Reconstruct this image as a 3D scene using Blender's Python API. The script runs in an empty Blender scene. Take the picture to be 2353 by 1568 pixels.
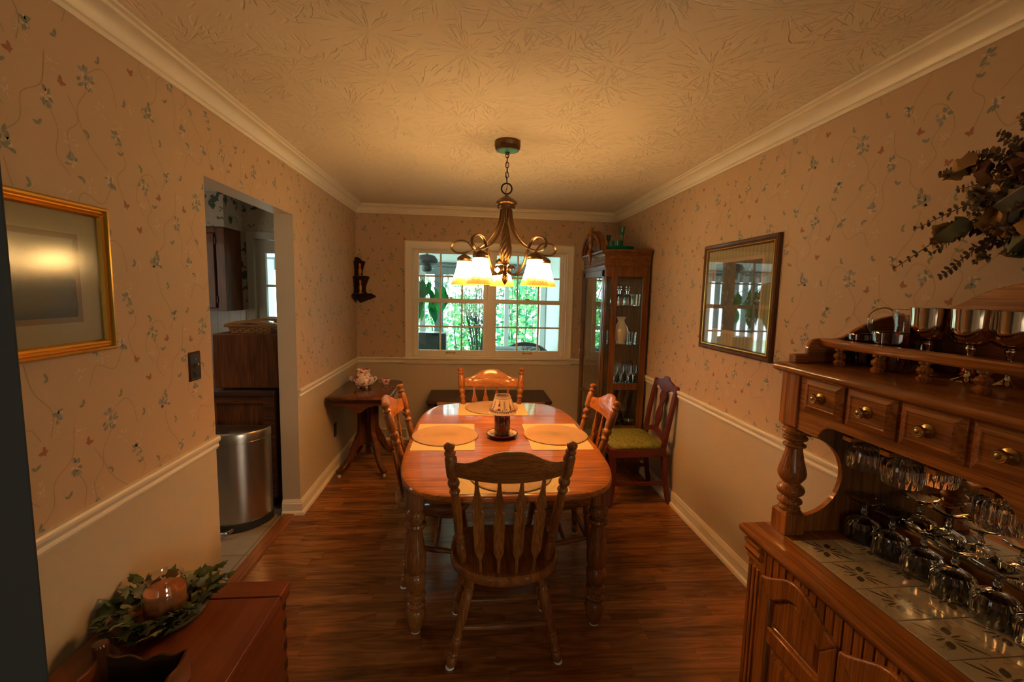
import bpy, bmesh, math, random
from math import sin, cos, pi, radians, sqrt, atan2
from mathutils import Matrix, Vector, Euler, noise
random.seed(7)
S = bpy.context.scene
COL = S.collection
# ------------------------------------------------------------------ camera (16 mm on full frame)
YAW, PITCH, ROLL, CAMZ, FPX = 0.0925, -0.1048, 0.0226, 1.5743, 1029.656
XL, XR, YB, ZC = -1.1764, 1.5516, 4.7501, 2.44
fw = Vector((sin(YAW)*cos(PITCH), cos(YAW)*cos(PITCH), sin(PITCH)))
rt = Vector((cos(YAW), -sin(YAW), 0)); up = rt.cross(fw)
rr = cos(ROLL)*rt + sin(ROLL)*up; uu = -sin(ROLL)*rt + cos(ROLL)*up
cam = bpy.data.cameras.new('camera'); camo = bpy.data.objects.new('camera', cam); COL.objects.link(camo)
camo.matrix_world = Matrix(((rr.x, uu.x, -fw.x, 0), (rr.y, uu.y, -fw.y, 0), (rr.z, uu.z, -fw.z, CAMZ), (0, 0, 0, 1)))
cam.sensor_width = 36; cam.sensor_fit = 'HORIZONTAL'; cam.lens = 36*FPX/2353; cam.clip_start = .05
S.camera = camo
# ------------------------------------------------------------------ daylight, lamps, exposure
w = bpy.data.worlds.new('World'); S.world = w; w.use_nodes = True
bg = w.node_tree.nodes['Background']; bg.inputs[0].default_value = (.74, .93, 1.0, 1); bg.inputs[1].default_value = 7.0
S.view_settings.view_transform = 'Standard'; S.view_settings.look = 'None'; S.view_settings.gamma = 1; S.view_settings.use_curve_mapping = False
S.view_settings.exposure = 0.52
S.cycles.transparent_max_bounces = 32; S.cycles.max_bounces = 12; S.cycles.caustics_reflective = False; S.cycles.caustics_refractive = False
BULB_W, BULB_COL, SHADE_E = 1.6, (1.0, .52, .16), 36.0
def area(name, loc, rot, sx, sy, p, c):
    l = bpy.data.lights.new(name, 'AREA'); l.shape = 'RECTANGLE'; l.size = sx; l.size_y = sy; l.energy = p; l.color = c
    o = bpy.data.objects.new(name, l); COL.objects.link(o); o.location = loc; o.rotation_euler = rot
    return o
# daylight through the two living-room windows behind the photographer
area('living_room_daylight', (-.3, -3.39, 1.5), (radians(90), 0, 0), 1.5, 1.2, 10, (1, .94, .78))
area('living_room_daylight_2', (3.6, -3.39, 1.5), (radians(90), 0, 0), 1.4, 1.2, 48, (1, .93, .74))
# fill light added to brighten the kitchen, out of sight beside the doorway
area('kitchen_fill', (-3.35, 2.75, 1.6), (0, radians(-90), 0), 1.1, .9, 9, (1, .88, .70))
# ------------------------------------------------------------------ mesh helpers
def frame(p0, p1, roll=None):
    p0 = Vector(p0); d = Vector(p1)-p0; z = d.normalized()
    a = Vector(roll) if roll else (Vector((0, 0, 1)) if abs(z.z) < .9 else Vector((0, 1, 0)))
    x = a.cross(z).normalized(); y = z.cross(x)
    return Matrix(((x.x, y.x, z.x, p0.x), (x.y, y.y, z.y, p0.y), (x.z, y.z, z.z, p0.z), (0, 0, 0, 1))), d.length
def T(x=0, y=0, z=0): return Matrix.Translation((x, y, z))
def RZ(a): return Matrix.Rotation(a, 4, 'Z')
def RX(a): return Matrix.Rotation(a, 4, 'X')
def RY(a): return Matrix.Rotation(a, 4, 'Y')
class MB:
    def __init__(s): s.v, s.f, s.m = [], [], []
    def add(s, vs, fs, mi=0, M=None):
        o = len(s.v)
        if M is not None: vs = [M @ Vector(p) for p in vs]
        s.v += [tuple(p) for p in vs]; s.f += [tuple(i+o for i in f) for f in fs]; s.m += [mi]*len(fs); return s
    def box(s, x0, x1, y0, y1, z0, z1, mi=0, M=None):
        v = [(x, y, z) for x in (x0, x1) for y in (y0, y1) for z in (z0, z1)]
        return s.add(v, [(0, 1, 3, 2), (4, 6, 7, 5), (0, 4, 5, 1), (2, 3, 7, 6), (0, 2, 6, 4), (1, 5, 7, 3)], mi, M)
    def lathe(s, prof, M=None, n=24, mi=0, cap=True, sx=1, sy=1, flute=None):
        v, f = [], []
        for k, (r, z) in enumerate(prof):
            for i in range(n):
                a = 2*pi*i/n; q = r*(flute(a, k) if flute else 1)
                v.append((q*cos(a)*sx, q*sin(a)*sy, z))
        for k in range(len(prof)-1):
            for i in range(n):
                j = (i+1) % n; f.append((k*n+i, k*n+j, (k+1)*n+j, (k+1)*n+i))
        if cap:
            if prof[0][0] > 1e-5: f.append(tuple(range(n-1, -1, -1)))
            if prof[-1][0] > 1e-5: f.append(tuple((len(prof)-1)*n+i for i in range(n)))
        return s.add(v, f, mi, M)
    def tube(s, pts, r, n=8, mi=0, closed=False, M=None, flat=1.0):
        pts = [Vector(p) for p in pts]; N = len(pts); v, f = [], []
        rs = r if isinstance(r, (list, tuple)) else [r]*N
        prev = None
        for i, p in enumerate(pts):
            a = pts[(i-1) % N] if (closed or i > 0) else p; b = pts[(i+1) % N] if (closed or i < N-1) else p
            t = (b-a).normalized()
            if prev is None:
                u = Vector((0, 0, 1)) if abs(t.z) < .9 else Vector((1, 0, 0))
            else: u = prev
            x = (u-t*u.dot(t)).normalized(); y = t.cross(x); prev = x
            for k in range(n):
                an = 2*pi*k/n; v.append(p+rs[i]*(cos(an)*x*flat+sin(an)*y))
        R = N if closed else N-1
        for i in range(R):
            for k in range(n):
                j = (i+1) % N; l = (k+1) % n
                f.append((i*n+k, i*n+l, j*n+l, j*n+k))
        if not closed: f += [tuple(range(n-1, -1, -1)), tuple((N-1)*n+k for k in range(n))]
        return s.add(v, f, mi, M)
    def prism(s, poly, d0, d1, ax='z', mi=0, M=None):
        def P(a, b, d): return {'z': (a, b, d), 'y': (a, d, b), 'x': (d, a, b)}[ax]
        n = len(poly); v = [P(a, b, d0) for a, b in poly]+[P(a, b, d1) for a, b in poly]
        f = [tuple(range(n-1, -1, -1)), tuple(range(n, 2*n))]+[(i, (i+1) % n, n+(i+1) % n, n+i) for i in range(n)]
        return s.add(v, f, mi, M)
    def rings(s, rl, mi=0, M=None, cap=True):
        n = len(rl[0]); v = [p for r in rl for p in r]; f = []
        for k in range(len(rl)-1):
            for i in range(n): f.append((k*n+i, k*n+(i+1) % n, (k+1)*n+(i+1) % n, (k+1)*n+i))
        if cap: f += [tuple(range(n-1, -1, -1)), tuple((len(rl)-1)*n+i for i in range(n))]
        return s.add(v, f, mi, M)
    def slab(s, outline, levels, mi=0, M=None):   # levels: (scale-inset, z); outline about its centroid
        xs = [p[0] for p in outline]; ys = [p[1] for p in outline]
        cx, cy, hx, hy = (min(xs)+max(xs))/2, (min(ys)+max(ys))/2, (max(xs)-min(xs))/2, (max(ys)-min(ys))/2
        def off(d): return [(cx+(x-cx)*(1-d/hx), cy+(y-cy)*(1-d/hy)) for x, y in outline]
        return s.rings([[(x, y, z) for x, y in off(d)] for d, z in levels], mi, M)
    def sheet(s, fn, nu, nv, mi=0, thick=0, M=None):
        v, f = [], []
        for j in range(nv+1):
            for i in range(nu+1): v.append(fn(i/nu, j/nv))
        for j in range(nv):
            for i in range(nu):
                a = j*(nu+1)+i; f.append((a, a+1, a+nu+2, a+nu+1))
        return s.add(v, f, mi, M)
    def torus(s, R, r, M=None, n=24, m=8, mi=0, sx=1, sy=1):
        return s.tube([(R*cos(2*pi*i/n)*sx, R*sin(2*pi*i/n)*sy, 0) for i in range(n)], r, m, mi, True, M)
    def ball(s, c, r, mi=0, n=12, sz=1, M=None):
        pr = [(max(1e-6, r*sin(pi*k/8)), -r*sz*cos(pi*k/8)) for k in range(9)]
        return s.lathe(pr, (M or Matrix()) @ T(*c), n, mi, False)
    def build(s, name, mat, parent=None, smooth=38, bevel=0, world=False, solid=0, clean=True):
        me = bpy.data.meshes.new(name); me.from_pydata(s.v, [], s.f)
        ms = mat if isinstance(mat, (list, tuple)) else [mat]
        for m in ms: me.materials.append(m)
        if len(ms) > 1: me.polygons.foreach_set('material_index', s.m)
        if clean:
            bm = bmesh.new(); bm.from_mesh(me); bmesh.ops.recalc_face_normals(bm, faces=bm.faces[:]); bm.to_mesh(me); bm.free()
        if smooth:
            me.polygons.foreach_set('use_smooth', [True]*len(me.polygons)); me.set_sharp_from_angle(angle=radians(smooth))
        me.update(); o = bpy.data.objects.new(name, me); COL.objects.link(o)
        if solid:
            md = o.modifiers.new('solid', 'SOLIDIFY'); md.thickness = solid; md.offset = 0
        if bevel:
            md = o.modifiers.new('bevel', 'BEVEL'); md.width = bevel; md.segments = 2; md.limit_method = 'ANGLE'; md.angle_limit = radians(50)
        if parent is not None:
            o.parent = parent
            if world: o.location = -parent.location
        return o
def tag(o, label, cat, group=None, kind=None):
    o['label'] = label; o['category'] = cat
    if group: o['group'] = group
    if kind: o['kind'] = kind
    return o
def thing(name, label, cat, loc=(0, 0, 0), rz=0, group=None, kind=None):
    o = bpy.data.objects.new(name, None); COL.objects.link(o); o.empty_display_size = .05
    o.location = loc; o.rotation_euler = (0, 0, rz)
    return tag(o, label, cat, group, kind)
def dup(root, loc, rz=None, label=None, group=None, scale=None):
    r = root.copy(); COL.objects.link(r); r.location = loc
    if rz is not None: r.rotation_euler = (0, 0, rz)
    if scale: r.scale = (scale,)*3
    if label: r['label'] = label
    if group: r['group'] = group
    for ch in list(root.children):
        c = ch.copy(); COL.objects.link(c); c.parent = r
        for g in list(ch.children):
            d = g.copy(); COL.objects.link(d); d.parent = c
    return r
def lerp(a, b, t): return a+(b-a)*t
def spl(pts, n=8):     # Catmull-Rom through points
    P = [Vector(p) for p in pts]; P = [P[0]*2-P[1]]+P+[P[-1]*2-P[-2]]; out = []
    for i in range(1, len(P)-2):
        a, b, c, d = P[i-1:i+3]
        for k in range(n):
            t = k/n; out.append(.5*((2*b)+(c-a)*t+(2*a-5*b+4*c-d)*t*t+(3*b-a-3*c+d)*t**3))
    return out+[P[-2]]
def spl2(pts, n=6): return [(p.x, p.y) for p in spl([(a, b, 0) for a, b in pts], n)]
def rrect(x0, x1, y0, y1, r, n=6):
    out = []
    for cx, cy, a0 in ((x1-r, y1-r, 0), (x0+r, y1-r, 90), (x0+r, y0+r, 180), (x1-r, y0+r, 270)):
        out += [(cx+r*cos(radians(a0+90*k/n)), cy+r*sin(radians(a0+90*k/n))) for k in range(n+1)]
    return out
def leaf(mb, M, L, W, bend=.15, mi=0, n=4, fold=.25):
    pts = []
    for k in range(n+1):
        t = k/n; wd = W*.5*(sin(pi*min(1, t*.92+.06))**.8) if 0 < k < n else W*.03
        z = bend*L*(t-t*t*1.6)
        pts += [(-wd, t*L, z+fold*wd), (0, t*L, z), (wd, t*L, z+fold*wd)]
    f = []
    for k in range(n):
        a = k*3; f += [(a, a+1, a+4, a+3), (a+1, a+2, a+5, a+4)]
    mb.add(pts, f, mi, M)
def rndrot(r): return Euler((r.uniform(-.9, .9), r.uniform(-.9, .9), r.uniform(0, 2*pi))).to_matrix().to_4x4()
# ------------------------------------------------------------------ materials (all node based)
def nd(nt, typ, ins=None, **pr):
    n = nt.nodes.new(typ)
    for k, v in pr.items(): setattr(n, k, v)
    for k, v in (ins or {}).items():
        s = n.inputs[k]
        if isinstance(v, bpy.types.NodeSocket): nt.links.new(v, s)
        else: s.default_value = v
    return n
def mat(name, col=(.5, .5, .5), rough=.5, metal=0, coat=0, **kw):
    m = bpy.data.materials.new(name); m.use_nodes = True; nt = m.node_tree; b = nt.nodes['Principled BSDF']
    b.inputs['Base Color'].default_value = (*col, 1); b.inputs['Roughness'].default_value = rough; b.inputs['Metallic'].default_value = metal
    b.inputs['Coat Weight'].default_value = coat; b.inputs['Coat Roughness'].default_value = .07
    for k, v in kw.items(): b.inputs[k.replace('_', ' ')].default_value = v
    return m, nt, b
def math_(nt, op, a, b=None, c=None):
    n = nt.nodes.new('ShaderNodeMath'); n.operation = op
    for i, v in enumerate((a, b, c)):
        if v is None: continue
        if isinstance(v, bpy.types.NodeSocket): nt.links.new(v, n.inputs[i])
        else: n.inputs[i].default_value = v
    return n.outputs[0]
def ramp(nt, fac, stops, interp='LINEAR'):
    n = nt.nodes.new('ShaderNodeValToRGB'); cr = n.color_ramp; cr.interpolation = interp
    while len(cr.elements) < len(stops): cr.elements.new(.5)
    for e, (p, c) in zip(cr.elements, stops): e.position = p; e.color = (*c, 1) if len(c) == 3 else c
    nt.links.new(fac, n.inputs[0]); return n.outputs[0]
def mixc(nt, fac, a, b, mode='MIX'):
    n = nt.nodes.new('ShaderNodeMix'); n.data_type = 'RGBA'; n.blend_type = mode
    for i, v in ((0, fac), (6, a), (7, b)):
        if isinstance(v, bpy.types.NodeSocket): nt.links.new(v, n.inputs[i])
        else: n.inputs[i].default_value = v if i == 0 else (*v, 1)
    return n.outputs[2]
def bump(nt, b, h, strength=.3, dist=.002):
    n = nd(nt, 'ShaderNodeBump', {'Height': h, 'Strength': strength, 'Distance': dist}); nt.links.new(n.outputs[0], b.inputs['Normal'])
def objco(nt, scale=(1, 1, 1), loc=(0, 0, 0)):
    tc = nt.nodes.new('ShaderNodeTexCoord'); mp = nt.nodes.new('ShaderNodeMapping'); nt.links.new(tc.outputs['Object'], mp.inputs[0])
    mp.inputs['Scale'].default_value = scale; mp.inputs['Location'].default_value = loc; return mp.outputs[0]
def nz(nt, v, scale, detail=3, rough=.55, dist=0, typ='FBM'):
    return nd(nt, 'ShaderNodeTexNoise', {'Vector': v, 'Scale': scale, 'Detail': detail, 'Roughness': rough, 'Distortion': dist}).outputs[0]
_wc = {}
def wood(name, dark, light, axis='x', rough=.3, coat=.35, s=1.0, rings=26, pore=.4):
    key = (name, axis)
    if key in _wc: return _wc[key]
    m, nt, b = mat('%s_%s' % (name, axis), rough=rough, coat=coat)
    b.inputs['Specular IOR Level'].default_value = .2
    al, ac = 1.1*s, 9*s
    sc = {'x': (al, ac, ac), 'y': (ac, al, ac), 'z': (ac, ac, al)}[axis]
    v = objco(nt, sc, (.31, .17, .53))
    n1 = nz(nt, v, 1.0, 2, .5, .4)
    ring = math_(nt, 'MULTIPLY_ADD', math_(nt, 'SINE', math_(nt, 'MULTIPLY', n1, float(rings))), .5, .5)
    sc2 = {'x': (4*s, 190*s, 190*s), 'y': (190*s, 4*s, 190*s), 'z': (190*s, 190*s, 4*s)}[axis]
    n2 = nz(nt, objco(nt, sc2), 1.0, 2, .6)
    f = math_(nt, 'ADD', math_(nt, 'MULTIPLY', ring, .26), math_(nt, 'MULTIPLY', nz(nt, v, 2.3, 3), .78))
    c = ramp(nt, f, [(.15, dark), (.85, light)])
    pr = ramp(nt, n2, [(.40, (1-pore,)*3), (.56, (1, 1, 1))])
    nt.links.new(mixc(nt, 1.0, c, pr, 'MULTIPLY'), b.inputs['Base Color'])
    bump(nt, b, n2, .12, .001)
    _wc[key] = m; return m
OAK = ((.15, .046, .009), (.36, .135, .027))
def oak(a): return wood('honey_oak', *OAK, axis=a, rough=.48, coat=.32)
def oaktop(a): return wood('table_oak', (.25, .074, .013), (.46, .165, .030), axis=a, rough=.48, coat=.6, rings=34)
def hut(a): return wood('hutch_oak', (.22, .068, .013), (.55, .205, .045), axis=a, rough=.42, coat=.5, rings=30)
def cur(a): return wood('curio_oak', (.095, .032, .008), (.215, .078, .019), axis=a, rough=.35, coat=.2, rings=36)
def mah(a): return wood('mahogany', (.055, .016, .007), (.15, .048, .018), axis=a, rough=.27, coat=.4, rings=14, pore=.2)
def kit(a): return wood('kitchen_oak', (.085, .028, .010), (.20, .068, .022), axis=a, rough=.4, coat=.1, rings=36)
def drk(a): return wood('dark_walnut', (.030, .014, .008), (.075, .034, .018), axis=a, rough=.4, coat=.1, rings=16)
def pine(a): return wood('chest_pine', (.10, .022, .007), (.205, .055, .014), axis=a, rough=.38, coat=.2, rings=16, pore=.15)
REDW = mat('red_painted_wood', (.105, .011, .007), .45, coat=.15)[0]
def plain(name, col, rough=.5, metal=0, coat=0, **k): return mat(name, col, rough, metal, coat, **k)[0]
def speckled(name, col, rough, h_scale=400, st=.1):
    m, nt, b = mat(name, col, rough); bump(nt, b, nz(nt, objco(nt), h_scale, 2), st, .001); return m
PAINT = speckled('wainscot_paint', (.53, .44, .325), .55, 350, .06)
TRIM = plain('white_trim_paint', (.78, .70, .56), .35)
PAPER = speckled('wallpaper_ground', (.50, .350, .225), .75, 500, .05)
WP = [PAINT, PAPER, plain('paper_leaf_green', (.22, .23, .17), .8), plain('paper_leaf_blue', (.27, .28, .27), .8), plain('paper_butterfly', (.33, .14, .08), .8),
      plain('paper_petal', (.57, .435, .30), .8), plain('paper_vine', (.36, .25, .13), .8)]
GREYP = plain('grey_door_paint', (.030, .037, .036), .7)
def ceiling_mat():
    m, nt, b = mat('stomped_plaster', (.82, .72, .58), .8)
    v = objco(nt); vw = nd(nt, 'ShaderNodeVectorMath', {0: v, 1: (.0, .0, .0)}, operation='ADD').outputs[0]
    hs = []
    for sc, off in ((2.5, (0, 0, 0)), (2.7, (3.7, 1.3, 0))):
        vv = nd(nt, 'ShaderNodeVectorMath', {0: vw, 1: off}, operation='ADD').outputs[0]
        vo = nd(nt, 'ShaderNodeTexVoronoi', {'Vector': vv, 'Scale': sc, 'Randomness': .95}, voronoi_dimensions='2D')
        d = nd(nt, 'ShaderNodeVectorMath', {0: vv, 1: vo.outputs['Position']}, operation='SUBTRACT').outputs[0]
        sp = nd(nt, 'ShaderNodeSeparateXYZ', {0: d})
        ang = math_(nt, 'ARCTAN2', sp.outputs[1], sp.outputs[0])
        rad = math_(nt, 'SQRT', math_(nt, 'ADD', math_(nt, 'MULTIPLY', sp.outputs[0], sp.outputs[0]), math_(nt, 'MULTIPLY', sp.outputs[1], sp.outputs[1])))
        cs = nd(nt, 'ShaderNodeSeparateColor', {0: vo.outputs['Color']})
        w3 = nd(nt, 'ShaderNodeCombineXYZ', {0: math_(nt, 'MULTIPLY', ang, 10.0), 1: math_(nt, 'MULTIPLY', rad, 9.0), 2: math_(nt, 'MULTIPLY', cs.outputs[0], 40.0)}).outputs[0]
        n = nz(nt, w3, 1.0, 1, .5, .25)
        st = ramp(nt, n, [(.585, (0, 0, 0)), (.65, (1, 1, 1))])
        fall = ramp(nt, rad, [(.02, (.2, .2, .2)), (.05, (1, 1, 1)), (.16, (.8, .8, .8)), (.30, (0, 0, 0))])
        hs.append(math_(nt, 'MULTIPLY', st, fall))
    h = math_(nt, 'MAXIMUM', hs[0], hs[1])
    h = math_(nt, 'ADD', h, math_(nt, 'MULTIPLY', nz(nt, v, 70, 3, .6), .10))
    bump(nt, b, math_(nt, 'MULTIPLY', h, -1.0), .8, .007)
    return m
def floor_mat():
    m, nt, b = mat('laminate_floor', rough=.22, coat=.12)
    sp = nd(nt, 'ShaderNodeSeparateXYZ', {0: objco(nt)})
    row = math_(nt, 'FLOOR', math_(nt, 'DIVIDE', sp.outputs[1], .066))
    wn = nd(nt, 'ShaderNodeTexWhiteNoise', {'W': row}, noise_dimensions='1D').outputs[0]
    xo = math_(nt, 'ADD', sp.outputs[0], math_(nt, 'MULTIPLY', wn, 3.7))
    colm = math_(nt, 'FLOOR', math_(nt, 'DIVIDE', xo, .52))
    idv = nd(nt, 'ShaderNodeCombineXYZ', {0: row, 1: colm})
    rn = nd(nt, 'ShaderNodeTexWhiteNoise', {0: idv.outputs[0]}, noise_dimensions='2D')
    gv = nd(nt, 'ShaderNodeCombineXYZ', {0: math_(nt, 'MULTIPLY', sp.outputs[0], 1.3), 1: math_(nt, 'MULTIPLY', sp.outputs[1], 11.0), 2: math_(nt, 'MULTIPLY', rn.outputs[0], 37.0)}).outputs[0]
    n1 = nz(nt, gv, 1.1, 2, .5, .5)
    ring = math_(nt, 'MULTIPLY_ADD', math_(nt, 'SINE', math_(nt, 'MULTIPLY', n1, 44.0)), .5, .5)
    f = math_(nt, 'ADD', math_(nt, 'MULTIPLY', ring, .20), math_(nt, 'MULTIPLY', nz(nt, gv, 2.6, 4, .62), .80))
    f = math_(nt, 'ADD', f, math_(nt, 'MULTIPLY_ADD', rn.outputs[0], .26, -.13))
    c = ramp(nt, f, [(.18, (.10, .032, .008)), (.5, (.215, .080, .020)), (.85, (.36, .145, .042))])
    fy = math_(nt, 'FRACT', math_(nt, 'DIVIDE', sp.outputs[1], .066)); fx = math_(nt, 'FRACT', math_(nt, 'DIVIDE', xo, .52))
    g = math_(nt, 'MINIMUM', math_(nt, 'MULTIPLY', fy, .066), math_(nt, 'MULTIPLY', fx, .52))
    gr = ramp(nt, g, [(.0004, (.55, .55, .55)), (.0016, (1, 1, 1))])
    nt.links.new(mixc(nt, 1.0, c, gr, 'MULTIPLY'), b.inputs['Base Color'])
    bump(nt, b, nz(nt, gv, 9, 2), .05, .001)
    return m
def tile_mat(name, c1, c2, size, grout, rough):
    m, nt, b = mat(name, rough=rough)
    br = nd(nt, 'ShaderNodeTexBrick', {'Vector': objco(nt), 'Color1': (*c1, 1), 'Color2': (*c2, 1), 'Mortar': (*grout, 1), 'Scale': 1.0, 'Mortar Size': .004, 'Brick Width': size, 'Row Height': size}, offset=0.0)
    mo = nz(nt, objco(nt), 14, 4)
    nt.links.new(mixc(nt, .35, br.outputs[0], ramp(nt, mo, [(.3, (.6, .6, .6)), (.7, (1, 1, 1))]), 'MULTIPLY'), b.inputs['Base Color'])
    return m
def thin_glass(name, tint=(.96, .98, .97), gl=.03, k=1.0, ior=1.5):
    m = bpy.data.materials.new(name); m.use_nodes = True; nt = m.node_tree; nt.nodes.clear()
    o = nt.nodes.new('ShaderNodeOutputMaterial'); lw = nd(nt, 'ShaderNodeLayerWeight', {'Blend': .5}); f0 = ((ior-1)/(ior+1))**2
    fr = math_(nt, 'MULTIPLY_ADD', math_(nt, 'POWER', lw.outputs['Facing'], 5.0), 1-f0, f0)
    tr = nd(nt, 'ShaderNodeBsdfTransparent', {'Color': (*tint, 1)}); g = nd(nt, 'ShaderNodeBsdfGlossy', {'Roughness': gl, 'Color': (1, 1, 1, 1)})
    mx = nd(nt, 'ShaderNodeMixShader', {0: math_(nt, 'MINIMUM', math_(nt, 'MULTIPLY', fr, k), 1.0), 1: tr.outputs[0], 2: g.outputs[0]}); nt.links.new(mx.outputs[0], o.inputs[0])
    return m
PANE = thin_glass('window_glass', (.93, .97, .96), .0)
PICGLASS = thin_glass('picture_glass', (.97, .98, .97), .02, 1.7)
SOFTGLASS = thin_glass('non_glare_glass', (.97, .97, .95), .15, .8)
CRYS = mat('cut_crystal', (.97, .98, .97), .02, Transmission_Weight=1.0, IOR=1.5)[0]
CLEARG = thin_glass('clear_glassware', (.95, .96, .95), .02, 2.2)
AMBERG = thin_glass('amber_glass', (.55, .27, .12), .04, 1.8, 1.6)
SHELFG = thin_glass('shelf_glass', (.70, .80, .78), .02)
BRONZE = plain('aged_bronze', (.16, .085, .035), .34, .9)
BLACKM = plain('black_iron', (.03, .022, .018), .4, .6)
BRASS = plain('antique_brass', (.42, .27, .09), .3, 1)
SILVER = plain('tarnished_silver', (.62, .50, .38), .09, 1)
CHROME = plain('chrome', (.75, .73, .70), .12, 1)
STEEL = None
def steel():
    m, nt, b = mat('brushed_steel', (.52, .47, .42), .28, 1)
    n = nz(nt, objco(nt, (300, 300, 2)), 1, 2); bump(nt, b, n, .06, .001); return m
STEEL = steel()
MIRROR = plain('mirror', (.82, .84, .82), .0, 1)
BLACKP = plain('black_plastic', (.02, .018, .016), .45)
WHITEP = plain('white_felt', (.75, .75, .72), .7)
CREAM = plain('cream_ceramic', (.72, .62, .50), .2, coat=.4)
GREENG = plain('green_glass', (.004, .16, .07), .15, Transmission_Weight=.25)
def mask_mat(name, base, inks, scale, th, rough=.3, coat=.3, dist=1.0):
    m, nt, b = mat(name, rough=rough, coat=coat); c = None
    for i, (ink, sc, t) in enumerate(inks):
        n = nz(nt, objco(nt, (1, 1, 1), (i*1.7, i*.9, 0)), scale*sc, 3, .6, dist)
        f = ramp(nt, n, [(t, (0, 0, 0)), (t+.03, (1, 1, 1))])
        c = mixc(nt, f, c if c is not None else base, ink)
    nt.links.new(c, b.inputs['Base Color']); return m
TRANSFER = mask_mat('red_transferware', (.74, .63, .55), [((.30, .022, .035), 1, .53), ((.45, .10, .10), 2.6, .60)], 26, .5)
BROCADE = mask_mat('green_brocade', (.20, .19, .022), [((.11, .12, .012), 1, .52), ((.30, .29, .06), 2.2, .6)], 42, .5, .8, 0)
def rope_mat():
    m, nt, b = mat('woven_rope', (.62, .45, .25), .85)
    sp = nd(nt, 'ShaderNodeSeparateXYZ', {0: objco(nt)})
    r = math_(nt, 'SQRT', math_(nt, 'ADD', math_(nt, 'MULTIPLY', sp.outputs[0], sp.outputs[0]), math_(nt, 'MULTIPLY', sp.outputs[1], sp.outputs[1])))
    w_ = math_(nt, 'MULTIPLY_ADD', math_(nt, 'SINE', math_(nt, 'MULTIPLY', r, 2*pi/.0062)), .5, .5)
    a = math_(nt, 'SINE', math_(nt, 'ADD', math_(nt, 'MULTIPLY', math_(nt, 'ARCTAN2', sp.outputs[1], sp.outputs[0]), 160.0), math_(nt, 'MULTIPLY', r, 300.0)))
    h = math_(nt, 'ADD', w_, math_(nt, 'MULTIPLY', a, .18))
    nt.links.new(mixc(nt, w_, (.30, .19, .09), (.58, .41, .22)), b.inputs['Base Color']); bump(nt, b, h, .8, .003); return m
ROPE = rope_mat()
MATC = [plain('placemat_cloth', (.48, .40, .20), .85), plain('placemat_leaf_print', (.36, .29, .12), .85)]
WAX = mat('orange_wax', (.52, .17, .055), .5, Subsurface_Weight=.2)[0]
REDWAX = mat('red_wax', (.13, .012, .010), .35)[0]
IVY = [plain('ivy_dark', (.022, .045, .016), .5), plain('ivy_green', (.06, .095, .025), .55), plain('ivy_frosted', (.22, .23, .13), .7), plain('ivy_stem', (.10, .07, .03), .7), plain('dark_berry', (.03, .015, .013), .4)]
DRY = [plain('eucalyptus_dark', (.045, .022, .014), .7), plain('dried_leaf_gold', (.36, .19, .055), .7), plain('dried_leaf_green', (.12, .12, .05), .75), plain('dried_leaf_grey', (.22, .18, .12), .8), plain('dried_twig', (.06, .03, .015), .8), plain('dried_leaf_brown', (.12, .045, .022), .8)]
def fol(name, c, tr=.5):
    m = bpy.data.materials.new(name); m.use_nodes = True; nt = m.node_tree; nt.nodes.clear(); o = nt.nodes.new('ShaderNodeOutputMaterial')
    d = nd(nt, 'ShaderNodeBsdfDiffuse', {'Color': (*c, 1)}); t = nd(nt, 'ShaderNodeBsdfTranslucent', {'Color': (c[0]*1.1, c[1]*1.2, c[2]*.8, 1)})
    mx = nd(nt, 'ShaderNodeMixShader', {0: tr, 1: d.outputs[0], 2: t.outputs[0]}); nt.links.new(mx.outputs[0], o.inputs[0]); return m
def shade_mat():
    m = bpy.data.materials.new('frosted_lamp_glass'); m.use_nodes = True; nt = m.node_tree; b = nt.nodes['Principled BSDF']
    sp = nd(nt, 'ShaderNodeSeparateXYZ', {0: objco(nt)})
    n = nz(nt, objco(nt, (1, 1, .6)), 30, 2, .5, 1.0)
    z = math_(nt, 'ADD', sp.outputs[2], math_(nt, 'MULTIPLY_ADD', n, .03, -.015))
    c = ramp(nt, math_(nt, 'MULTIPLY_ADD', z, 1/.15, 0.0), [(.02, (.95, .40, .04)), (.17, (1, .50, .09)), (.34, (1, .60, .215)), (.80, (1, .60, .215)), (.97, (1, .52, .12))])
    e = ramp(nt, math_(nt, 'MULTIPLY_ADD', z, 1/.15, 0.0), [(.0, (.017,)*3), (.15, (.022,)*3), (.24, (.08,)*3), (.40, (1,)*3), (.72, (1,)*3), (.97, (.022,)*3)])
    nt.links.new(c, b.inputs['Base Color']); nt.links.new(c, b.inputs['Emission Color'])
    nt.links.new(math_(nt, 'MULTIPLY', e, SHADE_E), b.inputs['Emission Strength']); b.inputs['Roughness'].default_value = .3
    return m
SHADE = shade_mat()
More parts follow.
